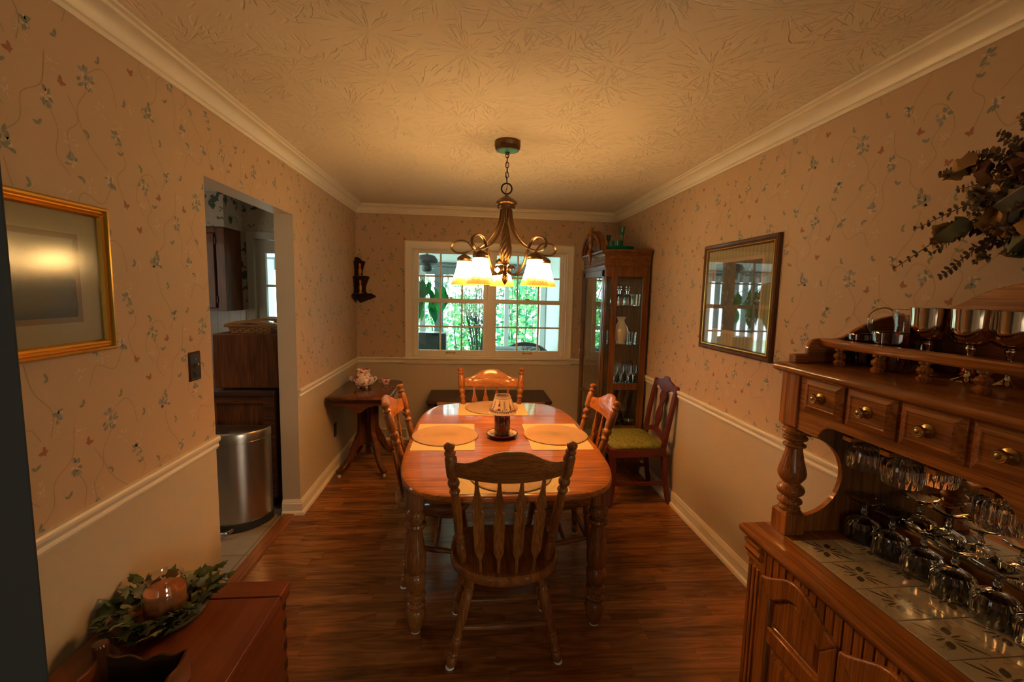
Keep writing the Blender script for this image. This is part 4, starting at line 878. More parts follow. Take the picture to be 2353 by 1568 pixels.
B = dict(parent=pr_, world=True); y0, y1, z0, z1 = 2.152, 2.876, 1.250, 1.912
frame_ring(MB(), y0, y1, z0, z1, [(0, .0015), (0, .020), (.008, .026), (.018, .022), (.022, .016), (.034, .020), (.040, .014), (.044, .014), (.044, .0015)], lambda p: XR-p).build('frame', WALF, smooth=30, **B)
frame_ring(MB(), y0+.026, y1-.026, z0+.026, z1-.026, [(0, .017), (.004, .0215), (.010, .0215), (.012, .015)], lambda p: XR-p).build('gilt_bead', GOLD, **B)
def striped():
    m, nt, b = mat('striped_mat_board', rough=.85); sp = nd(nt, 'ShaderNodeSeparateXYZ', {0: objco(nt)})
    s_ = math_(nt, 'MULTIPLY_ADD', math_(nt, 'SINE', math_(nt, 'MULTIPLY', sp.outputs[1], 190.0)), .5, .5); nt.links.new(mixc(nt, s_, (.30, .25, .15), (.42, .35, .22)), b.inputs['Base Color']); return m
MB().box(XR-.009, XR-.0015, y0+.042, y1-.042, z0+.042, z1-.042).build('mat_board', striped(), **B)
frame_ring(MB(), y0+.115, y1-.115, z0+.115, z1-.10, [(0, .0085), (0, .0105), (.020, .0105), (.020, .0085)], lambda p: XR-p).build('inner_mat', plain('pink_mat_board', (.52, .36, .27), .85), **B)
MB().box(XR-.0098, XR-.0086, y0+.135, y1-.135, z0+.135, z1-.12).build('print', art_mat('dark_garden'), **B)
MB().box(XR-.0150, XR-.0125, y0+.040, y1-.040, z0+.040, z1-.040).build('glass', PICGLASS, smooth=0, **B)
pl_ = thing('framed_picture', 'gold-framed misty field landscape on the left wall near the light switch', 'picture', (XL, 1.24, 1.36))
B = dict(parent=pl_, world=True); y0, y1, z0, z1 = .86, 1.573, 1.366, 1.815
frame_ring(MB(), y0, y1, z0, z1, [(0, .0015), (0, .018), (.006, .026), (.012, .026), (.016, .018), (.020, .018), (.025, .023), (.031, .020), (.036, .012), (.036, .0015)], lambda p: XL+p).build('frame', GOLD, smooth=25, **B)
MB().box(XL+.0015, XL+.006, y0+.034, y1-.034, z0+.034, z1-.034).build('mat_board', plain('olive_mat_board', (.36, .31, .20), .85), **B)
frame_ring(MB(), y0+.105, y1-.105, z0+.095, z1-.095, [(0, .0055), (0, .0080), (.016, .0072), (.016, .0055)], lambda p: XL+p).build('inner_mat', plain('brown_mat_board', (.22, .15, .08), .8), **B)
MB().box(XL+.0058, XL+.0066, y0+.118, y1-.118, z0+.108, z1-.108).build('print', art_mat('field'), **B)
MB().box(XL+.010, XL+.0125, y0+.033, y1-.033, z0+.033, z1-.033).build('glass', SOFTGLASS, smooth=0, **B)
# ------------------------------------------------------------------ small fittings
ls = thing('light_switch', 'dark bronze light switch plate with brass toggle beside the doorway', 'light switch', (XL, 2.008, 1.237))
MB().slab(rrect(-.040, .040, -.062, .062, .004, 3), [(0, .0015), (0, .004), (.006, .008), (.008, .0075), (.012, .0078)], 0, Matrix(((0, 0, 1, 0), (1, 0, 0, 0), (0, 1, 0, 0), (0, 0, 0, 1)))).build('plate', plain('bronze_plate', (.055, .032, .018), .35, .7), ls)
MB().prism([(.007, -.010), (.020, .006), (.018, .012), (.007, .006)], -.005, .005, 'y').build('toggle', BRASS, ls)
for z in (-.03, .03): MB().lathe([(.0035, .0078), (.003, .0090), (.0001, .0092)], T(0, 0, z) @ RY(pi/2), 12).build('screw', BRASS, ls)
ou = thing('power_outlet', 'black power outlet low on the left wall behind the parlour table', 'power outlet', (XL, 3.955, .355))
MB().slab(rrect(-.036, .036, -.060, .060, .004, 3), [(0, .001), (0, .004), (.004, .007)], 0, Matrix(((0, 0, 1, 0), (1, 0, 0, 0), (0, 1, 0, 0), (0, 0, 0, 1)))).build('plate', BLACKP, ou)
for z in (-.02, .02): MB().lathe([(.017, .007), (.016, .009), (.0001, .009)], T(0, 0, z) @ RY(pi/2), 20).build('socket', plain('dark_socket', (.06, .05, .04), .4), ou)
ve = thing('floor_vent', 'white louvred air return grille set low in the back wall beside the parlour table', 'air vent', (-.80, YB, .006))
mb = MB(); mb.box(-.14, .14, -.026, -.016, 0, .012).box(-.14, .14, -.026, -.016, .108, .120).box(-.14, -.125, -.026, -.016, 0, .12).box(.125, .14, -.026, -.016, 0, .12); mb.build('frame', TRIM, ve, bevel=.002)
mb = MB()
for i in range(30): mb.box(-.122+i*.0083, -.1185+i*.0083, -.024, -.017, .012, .108)
mb.build('grille', TRIM, ve); MB().box(-.126, .126, -.0175, -.0155, .01, .11).build('dark_backing', BLACKP, ve)  # black sheet behind the louvres, painted shade in place of an opening
# corner shelf
cs = thing('corner_shelf', 'dark wooden corner what-not shelf hung in the back left corner', 'corner shelf', (XL, YB, 1.45))
A = spl2([(.0, .045), (.035, .0), (.07, .015), (.15, .055), (.152, .075), (.135, .085), (.10, .092), (.085, .105), (.078, .14), (.085, .19), (.105, .25), (.107, .262), (.060, .266)], 3)+spl2([(.055, .28), (.055, .32), (.065, .37), (.075, .41), (.070, .42), (.050, .428), (.035, .45), (.015, .462), (.0, .462)], 3)
DW = wood('shelf_mahogany', (.022, .008, .005), (.06, .02, .010), 'z', .4, .1)
A = [(a*1.27, b) for a, b in A]
MB().prism(A, -.013, -.002, 'y').build('side_panel', DW, cs, bevel=.001)
MB().prism([(-b, z) for b, z in A], .002, .013, 'x').build('side_panel', DW, cs, bevel=.001)
for z, R in ((.088, .155), (.262, .12)):
    MB().prism([(.012, -.012)]+[(.012+R*cos(a), -.012-R*sin(a)) for a in [radians(i*9) for i in range(11)]], z, z+.009).build('shelf', DW, cs, bevel=.002)
FIG = [plain('figurine_cream', (.62, .50, .36), .4), plain('figurine_amber', (.50, .22, .07), .35), plain('figurine_pale', (.50, .46, .40), .4)]
def figurine(x, y, z, m, h, label):
    o = MB().lathe([(.018, 0), (.018, h*.08), (.010, h*.14), (.016, h*.25), (.018, h*.42), (.011, h*.60), (.006, h*.66), (.012, h*.76), (.012, h*.90), (.006, h)], None, 20).build('figurine', m); o.location = (x, y, z); tag(o, label, 'figurine', 'figurines on the corner shelf')
figurine(XL+.052, YB-.055, 1.4505+.271, FIG[1], .125, 'small amber and cream figurine on the upper step of the corner shelf')
figurine(XL+.056, YB-.058, 1.4505+.097, FIG[1], .135, 'slim amber figurine on the lower step of the corner shelf')
# ------------------------------------------------------------------ hutch against the right wall
HC = 1.0
hu = thing('hutch', 'oak hutch with drawers, tile-topped base and spindle gallery against the right wall', 'hutch', (1.25, HC, 0))
B = dict(parent=hu, world=True)
def my(y): return 2*HC-y          # mirror to the near half
MB().box(.992, 1.515, my(1.405), 1.405, .06, .748).build('carcass', hut('z'), **B)
MB().box(1.01, 1.515, my(1.395), 1.395, 0, .06).build('plinth', hut('y'), **B)
EDGE = [(1.07, .748), (.985, .748), (.975, .752), (.968, .756), (.964, .763), (.964, .772), (.968, .778), (.976, .780), (1.068, .780)]
TY0, TY1, TX0, TX1 = 1.317-.1225*5, 1.317, 1.068, 1.362
mb = MB(); rg = []
mb.prism(EDGE, my(1.446), 1.446, 'y').box(TX1, 1.515, my(1.446), 1.446, .748, .780).box(1.068, TX1, TY1, 1.446, .748, .780).box(1.068, TX1, my(1.446), TY0, .748, .780)
mb.build('countertop', hut('y'), bevel=.003, **B)
TL = [mask_mat('ivory_tile', (.50, .42, .29), [((.33, .26, .15), 1, .60), ((.58, .50, .36), 2, .6)], 22, .5, .2, .5), plain('tile_leaf_glaze', (.095, .07, .035), .2, coat=.5), plain('tile_grout', (.16, .12, .07), .7), mat('tile_smudge', (.36, .29, .18), .2, coat=.4)[0]]
mb = MB().box(TX0, TX1, TY0, TY1, .76, .7805, 2); r = random.Random(9)
for i in range(2):
    for j in range(5):
        x0, y0 = TX0+i*.147, TY1-(j+1)*.1225; mb.slab(rrect(x0+.001, x0+.146, y0+.001, y0+.1215, .002, 2), [(0, .7795), (0, .7815), (.0012, .7822)], 0)
        cx, cy = x0+.0735, y0+.061
        def petal(a, L0, L, W, mi=1, e=0):
            ca, sa = cos(a), sin(a); P = [(t, W*.5*sin(pi*s)**.8*(1 if k else -1)) for k, ss in ((0, (0, .15, .35, .55, .75, .9, 1)), (1, (.9, .75, .55, .35, .15))) for s in ss for t in (L0+L*s,)]
            mb.add([(cx+u*ca-v*sa, cy+u*sa+v*ca, .78245+e) for u, v in P], [tuple(range(len(P)))], mi)
        for a, L0, L, W in ((.87, .012, .032, .019), (.87+pi, .012, .032, .019), (2.2, .010, .064, .007), (2.2+pi, .010, .064, .007), (1.78, .010, .042, .006), (1.78+pi, .010, .042, .006), (2.75, .008, .034, .006), (2.75+pi, .008, .034, .006), (.12, .008, .032, .006), (.12+pi, .008, .032, .006)): petal(a, L0, L, W)
        for q in range(5):
            a = r.uniform(0, 2*pi); petal(a, r.uniform(.02, .035), r.uniform(.015, .03), .004, 3, -.0001)
mb.build('tile_inlay', TL, smooth=0, **B)
MB().box(1.40, 1.515, my(1.375), 1.375, .780, .846).build('mirror_ledge', hut('y'), bevel=.003, **B)
MB().box(1.415, 1.422, my(1.375), 1.375, .848, 1.25).build('mirror', MIRROR, **B)
MB().box(1.423, 1.515, my(1.405), 1.405, .84, 1.34).build('back_panel', hut('z'), **B)
POST = [(0, .034), (.03, .034), (.045, .026), (.07, .030), (.085, .038), (.115, .038), (.14, .028), (.16, .023), (.18, .033), (.20, .040), (.235, .043), (.27, .040), (.30, .031), (.325, .025), (.345, .032), (.40, .042), (.44, .044), (.50, .041), (.60, .033), (.70, .027), (.755, .025), (.765, .034), (.785, .036), (.80, .031), (.815, .025), (.835, .026), (.85, .037), (.875, .039), (.89, .033), (.90, .026), (.915, .033), (.94, .041), (.97, .041), (.985, .034), (1, .033)]
for yc_ in (1.385, my(1.385)):
    mb = MB().lathe([(rr_, .862+.288*t) for t, rr_ in POST], T(1.101, yc_), 28)
    mb.slab(rrect(1.065, 1.137, yc_-.036, yc_+.036, .002, 1), [(0, .780), (0, .850), (.012, .864)])
    mb.slab(rrect(1.065, 1.137, yc_-.040, yc_+.040, .002, 1), [(.012, 1.146), (0, 1.160), (0, 1.336)]); mb.build('turned_post', hut('z'), bevel=.002, **B)
for ya, yb_ in ((1.375, 1.393), (my(1.393), my(1.375))):
    q = [(1.137, .78)]+[(1.128+.150*sin(a), .975-.142*cos(a)) for a in [radians(4+i*8.6) for i in range(21)]]+[(1.137, 1.34), (1.423, 1.34), (1.423, .78)]
    MB().prism(q, ya, yb_, 'y').build('side_panel', hut('z'), **B)
MB().box(1.088, 1.423, my(1.374), 1.374, 1.205, 1.222).build('drawer_case', hut('y'), **B)
MB().box(1.084, 1.423, my(1.375), 1.375, 1.222, 1.336).build('drawer_case', hut('y'), **B)
q = [(1.346, 1.336), (1.346, 1.152), (1.262, 1.150), (1.256, 1.153), (1.250, 1.166), (1.238, 1.182), (1.222, 1.191), (1.200, 1.195)]
q = q+[(my(y), z) for y, z in reversed(q)]
MB().prism(q, 1.072, 1.086, 'x').build('fascia', hut('y'), bevel=.002, **B)
for k in range(4):
    yc_ = HC+.2415-k*.161; w2, z0, z1 = .0745, 1.224, 1.334
    mb = MB(); rg = []
    for xx, ins in ((1.072, 0), (1.066, 0), (1.056, .020), (1.0555, .0215), (1.058, .0225)):
        rg.append([(xx, yc_-w2+ins, z0+ins), (xx, yc_+w2-ins, z0+ins), (xx, yc_+w2-ins, z1-ins), (xx, yc_-w2+ins, z1-ins)])
    dw = mb.rings(rg).build('drawer', hut('y'), smooth=20, bevel=.001, **B)
    M, L = frame((1.0575, yc_, (z0+z1)/2), (1.0, yc_, (z0+z1)/2))
    MB().lathe([(.016, 0), (.0165, .002), (.013, .004), (.008, .006), (.0055, .012), (.006, .016), (.011, .018), (.014, .021), (.0145, .025), (.013, .028), (.0105, .0275), (.009, .029), (.0065, .0285), (.004, .030), (.0001, .0305)], M, 28, 0, False).build('knob', BRASS, dw)
TB = [(1.500, 1.336), (1.052, 1.336), (1.042, 1.340), (1.036, 1.347), (1.036, 1.353), (1.042, 1.360), (1.052, 1.362), (1.500, 1.362)]
mb = MB(); ol = [(1.500, my(1.468)), (1.500, 1.468)]+[(1.080+.045*cos(a), 1.424+.045*sin(a)) for a in [radians(90+i*9) for i in range(11)]]+[(1.080+.045*cos(a), my(1.424)+.045*sin(a)) for a in [radians(180+i*9) for i in range(11)]]
mb.slab(ol, [(.010, 1.336), (.002, 1.341), (0, 1.347), (0, 1.353), (.003, 1.359), (.010, 1.362)]).build('top_board', hut('y'), smooth=40, **B)
gp = [(1.104, 1.362), (1.104, 1.392), (1.150, 1.392)]+[(1.19-.04*cos(a), 1.404+.042*sin(a)) for a in [radians(i*11.25) for i in range(9)]]+spl2([(1.20, 1.446), (1.263, 1.447), (1.302, 1.463), (1.337, 1.486), (1.404, 1.516), (1.444, 1.526), (1.495, 1.534)], 4)+[(1.495, 1.362)]
for ya in (1.424, my(1.442)): MB().prism(gp, ya, ya+.018, 'y').box(1.100, 1.148, ya-.012, ya+.024, 1.362, 1.390).build('end_gallery', hut('x'), bevel=.003, **B)
q = spl2([(1.424, 1.530), (1.34, 1.538), (1.25, 1.566), (1.167, 1.610), (1.079, 1.634), (1.0, 1.642)], 4); q = q+[(my(y), z) for y, z in reversed(q[:-1])]
MB().prism([(my(1.424), 1.362), (1.424, 1.362)]+q, 1.470, 1.490, 'x').build('back_splat', hut('y'), bevel=.003, **B)
SPN = [(0, .012), (.1, .016), (.22, .017), (.3, .011), (.36, .010), (.42, .015), (.55, .018), (.66, .015), (.72, .009), (.78, .009), (.85, .014), (.95, .014), (1, .010)]
for k in range(7):
    yy = 1.360-k*.1395; MB().lathe([(rr_, 1.362+.060*t) for t, rr_ in SPN], T(1.212, yy), 18).build('spindle', hut('z'), **B)
MB().slab(rrect(1.188, 1.234, my(1.436), 1.436, .006, 2), [(.003, 1.420), (0, 1.424), (0, 1.441), (.004, 1.446)]).build('gallery_rail', hut('y'), **B)
# base front: pilasters, corbels, grooved frieze, arched doors
for s in (0, 1):
    f_ = (lambda y: y) if not s else my
    def yy2(a, b): return (min(f_(a), f_(b)), max(f_(a), f_(b)))
    a, b = yy2(1.338, 1.405); mb = MB().box(.984, .992, a, b, .06, .69)
    for g in (1.352, 1.372, 1.392): c, d_ = yy2(g-.006, g+.006); mb.box(.980, .985, c, d_, .10, .66)
    mb.build('pilaster', hut('z'), bevel=.002, **B)
    MB().prism([(.992, .676), (.984, .676), (.978, .682), (.980, .694), (.972, .702), (.966, .716), (.972, .730), (.964, .738), (.964, .748), (.992, .748)], *yy2(1.330, 1.409), 'y').build('corbel', hut('y'), bevel=.001, **B)
mb = MB(); n = 22
for i in range(n): a = lerp(my(1.335), 1.335, i/n); mb.box(.976, .992, a+.0035, a+(2*(1.335-HC))/n-.0035, .60, .748)
mb.build('grooved_frieze', hut('z'), **B)
def arch(y0, y1, zt, rise, n=18): return [(lerp(y0, y1, i/n), zt+rise*(.5-.5*cos(2*pi*i/n))**.8) for i in range(n+1)]
for y0, y1 in ((1.004, 1.314), (my(1.314), .996)):
    o_ = [(y0, .085)]+[(y1, .085)]+list(reversed(arch(y0, y1, .668, .066)))
    mb = MB(); ia = arch(y0+.05, y1-.05, .615, .060)
    # frame: lower and upper openings cut by building the members
    mb.prism([(y0, .085), (y0+.05, .085), (y0+.05, .615)]+[(y0, .668)], .964, .986, 'x').prism([(y1-.05, .085), (y1, .085), (y1, .668), (y1-.05, .615)], .964, .986, 'x')
    oa = arch(y0, y1, .668, .066)
    mb.prism(oa+list(reversed(ia)), .964, .986, 'x')
    mb.box(.964, .986, y0+.05, y1-.05, .470, .525).box(.964, .986, y0+.05, y1-.05, .085, .14)
    do = mb.build('door', hut('z'), smooth=20, bevel=.005, **B)
    def panel(pts, nm):
        c = Vector((sum(p[0] for p in pts)/len(pts), sum(p[1] for p in pts)/len(pts))); rg = []
        for sc_, xx in ((1.0, .986), (1.0, .979), (.96, .976), (.94, .979), (.76, .970), (.74, .970)): rg.append([(xx, c.x+(p[0]-c.x)*sc_, c.y+(p[1]-c.y)*sc_) for p in pts])
        MB().rings(rg).build(nm, hut('z'), do, smooth=20)
    panel([(y0+.05, .525), (y1-.05, .525)]+list(reversed(ia)), 'raised_panel'); panel([(y0+.05, .14), (y1-.05, .14), (y1-.05, .470), (y0+.05, .470)], 'raised_panel')
    hy_ = y1+.003 if y1 > HC+.1 else y0-.003
    for zz in (.60, .30): MB().lathe([(.001, -.030), (.004, -.026), (.003, -.022), (.0045, -.02), (.0045, .02), (.003, .022), (.004, .026), (.001, .030)], T(.972, hy_, zz), 10).build('hinge', BRASS, do)
    hn = y0+.025 if y1 > HC+.1 else y1-.025
    M, L = frame((.968, hn, .50), (.9, hn, .50)); MB().lathe([(.014, 0), (.014, .002), (.006, .006), (.006, .014), (.012, .018), (.012, .024), (.0001, .028)], M, 20, 0, False).build('knob', BRASS, do)
for yy in (1.237, 1.117, .997, .877):
    pass
mb = MB()
for yy in (1.30, 1.18, 1.06, .94, .82): mb.box(1.10, 1.414, yy-.014, yy+.014, 1.168, 1.180)
mb.build('stemware_rack', hut('x'), **B)
# crystal goblets: square-footed, fluted bowls
GF = [(.0, 0), (.040, 0)]
def goblet_mesh():
    mb = MB(); fl = lambda a, k: 1+.03*abs(sin(11*a))
    mb.lathe([(.0001, .078), (.015, .074), (.036, .062), (.0440, .05), (.0435, .014), (.0425, .0), (.0445, 0), (.0455, .012), (.0465, .030), (.0465, .055), (.040, .068), (.022, .078), (.010, .084), (.007, .092), (.010, .098), (.0065, .104), (.006, .116), (.012, .123), (.0001, .124)], None, 54, 0, False, 1, 1, lambda a, k: 1+.075*abs(sin(9*a)) if 7 <= k <= 11 else 1)
    v = []
    for rr_, z in ((.012, .122), (.046, .137), (.047, .141), (.010, .128)):
        v.append([(rr_*cos(2*pi*i/16)*(1 if i % 2 == 0 else .90)*(1.12 if i % 4 == 0 else .93), rr_*sin(2*pi*i/16)*(1 if i % 2 == 0 else .90)*(1.12 if i % 4 == 0 else .93), z+(.006 if i % 4 == 0 and rr_ > .03 else 0)) for i in range(16)])
    mb.rings(v); return mb
g0 = goblet_mesh().build('crystal_goblet', CRYS, smooth=30)
def goblet(loc, label, group, rx=0, rz=0):
    c = g0.copy(); COL.objects.link(c); c.location = loc; c.rotation_euler = (rx, 0, rz); return tag(c, label, 'goblet', group)
names_ = ['farthest cut crystal goblet upside down on the tiles, in the hutch corner', 'cut crystal goblet upside down on the tiles, second from the far hutch corner', 'cut crystal goblet upside down on the tiles, third from the far hutch corner',
          'cut crystal goblet upside down on the tiles, fourth from the far hutch corner', 'cut crystal goblet upside down on the tiles, fifth from the far hutch corner', 'cut crystal goblet upside down on the tiles, partly cut off by the picture edge']
for i, nm in enumerate(names_):
    y = 1.312-.0945*i; lo = (1.318+.006*((i*7) % 3-1), y, .7824)
    if i == 0: g0.location = lo; tag(g0, nm, 'goblet', 'crystal goblets standing on the tiles'); g0.rotation_euler.z = .4
    else: goblet(lo, nm, 'crystal goblets standing on the tiles', 0, .4+i*.9)
for x, y, nm in ((1.225, 1.240, 'fluted crystal goblet hanging upside down under the first hutch drawer'), (1.225, 1.120, 'fluted crystal goblet hanging upside down under the second hutch drawer'),
                 (1.335, 1.120, 'fluted crystal goblet hanging behind the other two, close to the mirror'), (1.225, .880, 'fluted crystal goblet hanging at the picture edge under the third drawer')):
    c = goblet((x, y, 1.0600), nm, 'crystal goblets hanging in the hutch', 0, x*9)
# silver goblets, pitcher, ramekins on the top board
TZ = 1.3622
def sgob(x, y, s, label):
    mb = MB().lathe([(.001, 0), (.036, 0), (.037, .003), (.030, .008), (.014, .014), (.008, .022), (.0065, .034), (.012, .044), (.014, .050), (.008, .058), (.007, .078), (.012, .088), (.013, .094), (.010, .098), (.020, .101), (.036, .110), (.045, .126), (.047, .150), (.0475, .175), (.0495, .198), (.0480, .199), (.045, .172), (.044, .130), (.0001, .106)], None, 40, 0, False)
    o = mb.build('silver_goblet', SILVER, smooth=60); o.location = (x, y, TZ); o.scale = (s,)*3; return tag(o, label, 'goblet', 'silver goblets on the hutch')
sgob(1.352, 1.205, 1.0, 'silver goblet beside the clear pitcher on the hutch top'); sgob(1.352, 1.090, 1.0, 'middle silver goblet on the hutch top'); sgob(1.395, 1.030, .99, 'slimmer silver goblet nearest the picture edge on the hutch top'); 
for nm, x, y, s, lb in (('ramekin', 1.312, 1.372, 1.0, 'small amber glass ramekin at the far end of the hutch top'), ('ramekin', 1.302, 1.262, 1.14, 'larger amber glass ramekin in front of the clear pitcher')):
    o = MB().lathe([(.0001, .004), (.036, .004), (.047, .098), (.046, .104), (.050, .106), (.051, .1), (.041, .012), (.041, .004), (.038, 0), (.0001, 0)], None, 40, 0, False).build(nm, AMBERG, smooth=50); o.location = (x, y, TZ); o.scale = (s,)*3; tag(o, lb, 'ramekin', 'amber ramekins on the hutch')
pt = thing('pitcher', 'clear glass pitcher with a large loop handle on the hutch top', 'pitcher', (1.410, 1.300, TZ))
MB().lathe([(.0001, .006), (.05, .006), (.060, .03), (.062, .07), (.056, .11), (.054, .14), (.060, .190), (.058, .190), (.062, .191), (.057, .14), (.059, .11), (.065, .07), (.063, .028), (.052, 0), (.0001, 0)], None, 44, 0, False, 1, 1, lambda a, k: 1+(.02*abs(sin(10*a)) if k in (2, 3, 11, 12) else 0)).build('body', CRYS, pt, smooth=60)
MB().tube(spl([(-.018, .050, .172), (-.034, .082, .188), (-.052, .108, .168), (-.054, .110, .132), (-.038, .090, .095), (-.014, .058, .072)], 7), .008, 10).build('handle', CRYS, pt)
cp = MB().lathe([(.0001, 0), (.022, 0), (.024, .004), (.020, .030), (.012, .038), (.0001, .040)], None, 24, 0, False).build('copper_cup', plain('copper', (.55, .22, .09), .15, 1)); cp.location = (1.425, 1.150, TZ); tag(cp, 'tiny upturned copper cup behind the gallery rail of the hutch', 'cup')
# ------------------------------------------------------------------ dried floral swag on the right wall
SWC = Vector((XR-.06, 1.03, 1.86)); r = random.Random(21)
sw = thing('floral_swag', 'dried eucalyptus and leaf swag hung on the right wall above the hutch', 'floral swag', tuple(SWC))
def dirmat(p, d, roll):
    z = Vector(d).normalized(); n = Vector((-1, 0, 0)); x = z.cross(n).normalized(); n2 = x.cross(z)
    M = Matrix(((x.x, z.x, n2.x, p[0]), (x.y, z.y, n2.y, p[1]), (x.z, z.z, n2.z, p[2]), (0, 0, 0, 1))); return M @ Matrix.Rotation(roll, 4, 'Y')
def sprig(y1, z1, y0=0, z0=0, out=.05, lf=.026, mi=0, n=9, sag=.03):
    P = spl([(.02, y0, z0), (-out*.7, lerp(y0, y1, .45), lerp(z0, z1, .45)+sag), (-out*.5, y1, z1)], 9); mb = MB().tube(P, [lerp(.0028, .0012, i/(len(P)-1)) for i in range(len(P))], 5, 4)
    for i in range(2, len(P)):
        d = (P[i]-P[i-1]).normalized(); s_ = lerp(1.15, .5, i/len(P))
        for sd in (-1, 1):
            side = d.cross(Vector((-1, 0, 0))).normalized()*sd; dd = (side*.9+d*.45+Vector((r.uniform(-.5, .3), 0, 0))); leaf(mb, dirmat(P[i], dd, r.uniform(-.8, .8)), lf*s_*r.uniform(.8, 1.2), lf*.62*s_, .1, mi if r.random() > .14 else 1)
    leaf(mb, dirmat(P[-1], P[-1]-P[-2], 0), lf*.5, lf*.3, .1, mi); mb.build('eucalyptus_sprig', DRY, sw, clean=False)
for a in ((.42, -.165), (.36, -.04), (.30, -.125, .1, -.08), (.22, .155, .05, .05), (.30, .12, .08, .04), (.15, .19), (.10, .22), (.26, -.20, .05, -.1), (.20, -.02), (.12, .10), (-.30, -.12), (-.34, .06), (-.2, .2), (.17, -.16), (.24, .06)): sprig(*a)
for i in range(26):
    y, z = r.uniform(-.16, .24), r.uniform(-.15, .14); mb = MB(); mi = (1, 3, 2, 5, 1, 3)[i % 6]; L = r.uniform(.05, .088)
    N = 6; W = L*r.uniform(.6, .9); M = dirmat((r.uniform(-.09, -.02), y, z), (r.uniform(-.3, .1), r.uniform(-.6, 1), r.uniform(-1, 1)), r.uniform(-1.1, 1.1)); ph = r.uniform(0, 6)
    mb.sheet(lambda u, v: ((u-.5)*W*(.05+sin(pi*min(1, v*.94+.03))**.75)*1.1*(1+.22*sin(v*23+ph)*abs(u-.5)*2), (v-.3)*L, .018*sin(u*9+ph)+.02*sin(v*8+ph*2)*(u-.5)+.05*L*v*v), 8, 9, mi, 0, M); mb.build('dried_leaf', DRY, sw, clean=False, smooth=60)
for i in range(10):
    y, z = r.uniform(-.05, .26), r.uniform(-.16, .10); mb = MB()
    for q in range(26):
        a, b_ = r.uniform(0, 2*pi), r.uniform(0, .9); d = Vector((-cos(b_), sin(b_)*cos(a), sin(b_)*sin(a))); leaf(mb, dirmat((-.05-.02*r.random(), y, z), d, r.uniform(-3, 3)), .024, .012, .25, 1 if q % 3 else 3)
    mb.build('dried_flower', DRY, sw, clean=False)
# ------------------------------------------------------------------ chest with wreath and candle, near left
che = thing('wooden_chest', 'old red-brown pine chest with dovetailed corners in the near left corner', 'chest', (-.90, 1.11, 0))
B = dict(parent=che, world=True)
MB().box(-1.140, -.668, .615, 1.610, .05, .474).build('chest_body', pine('y'), bevel=.003, **B)
MB().slab(rrect(-1.146, -.652, .60, 1.535, .004, 2), [(.004, .474), (0, .478), (0, .494), (.004, .5)]).build('lid', pine('y'), bevel=.001, **B)
MB().slab(rrect(-1.146, -.652, 1.5365, 1.628, .012, 3), [(.004, .474), (0, .478), (0, .494), (.004, .5)]).build('breadboard_end', pine('x'), bevel=.001, **B)
mb = MB()
for k in range(5): mb.prism([(1.585+.001, .09+k*.08), (1.610+.0012, .083+k*.08), (1.610+.0012, .125+k*.08), (1.585, .118+k*.08)], -.6682, -.6665, 'x')
mb.build('dovetail', drk('z'), **B); MB().box(-1.146, -.661, .61, 1.616, 0, .055).build('base_moulding', pine('y'), bevel=.006, **B)
MB().box(-.6675, -.655, .61, 1.618, .448, .474).build('lid_moulding', pine('y'), bevel=.004, **B)
JX, JY = -.982, 1.462
cj = thing('jar_candle', 'orange candle in a wide glass jar standing inside the ivy wreath', 'candle', (JX, JY, .5003))
MB().lathe([(.0001, .0), (.052, 0), (.060, .006), (.063, .020), (.063, .095), (.058, .115), (.050, .128), (.050, .142), (.053, .146), (.053, .152), (.050, .154), (.047, .150), (.047, .128), (.055, .113), (.0605, .094), (.0605, .02), (.05, .004), (.0001, .004)], None, 48, 0, False).build('jar', CLEARG, cj, smooth=60); cj.scale = (.97, .97, .92)
MB().lathe([(.0001, .006), (.05, .006), (.0595, .02), (.0595, .094), (.057, .104), (.0001, .102)], None, 40, 0, False).build('wax', WAX, cj, smooth=40)
MB().tube([(0, 0, .10), (.001, .001, .112)], .0012, 6).build('wick', BLACKP, cj)
wr = thing('ivy_wreath', 'green and frosted ivy wreath with dark berries around the orange candle', 'wreath', (JX-.01, JY, .5003)); r = random.Random(33)
MB().torus(.112, .014, T(0, 0, .018), 40, 8).build('twig_ring', IVY[3], wr)
def ivyleaf(mb, M, L, mi):
    P = [(0, 0), (.28, -.06), (.50, .16), (.36, .34), (.42, .56), (.18, .62), (0, 1.02), (-.18, .62), (-.42, .56), (-.36, .34), (-.50, .16), (-.28, -.06)]
    v = [(0, .32*L, .06*L)]+[(x*L, y*L, -.10*L*abs(x)*2+.08*L*sin(y*4)) for x, y in P]; mb.add(v, [(0, 1+i, 1+(i+1) % 12) for i in range(12)], mi, M)
cl = []
for i in range(14):
    mb = MB(); a0 = 2*pi*i/14
    for q in range(9):
        a = a0+r.uniform(-.24, .24); R_ = r.uniform(.075, .152); z = .030+r.uniform(-.012, .040)*(1-abs(R_-.12)/.08)
        M = T(R_*cos(a), R_*sin(a), max(.012, z)) @ RZ(a-pi/2+r.uniform(-1.1, 1.1)) @ RX(r.uniform(-.1, .75)) @ RY(r.uniform(-.5, .5)); ivyleaf(mb, M, r.uniform(.034, .054), r.choice((0, 0, 1, 1, 2)))
    mb.build('ivy_cluster', IVY, wr, clean=False, smooth=25)
for i in range(7):
    mb = MB(); a = 2*pi*i/7+.3
    for q in range(14): R_ = r.uniform(.10, .15); aa = a+r.uniform(-.16, .16); mb.ball((R_*cos(aa), R_*sin(aa), r.uniform(.03, .06)), r.uniform(.004, .0065), 4, 8)
    mb.build('berry_cluster', IVY, wr, smooth=80)
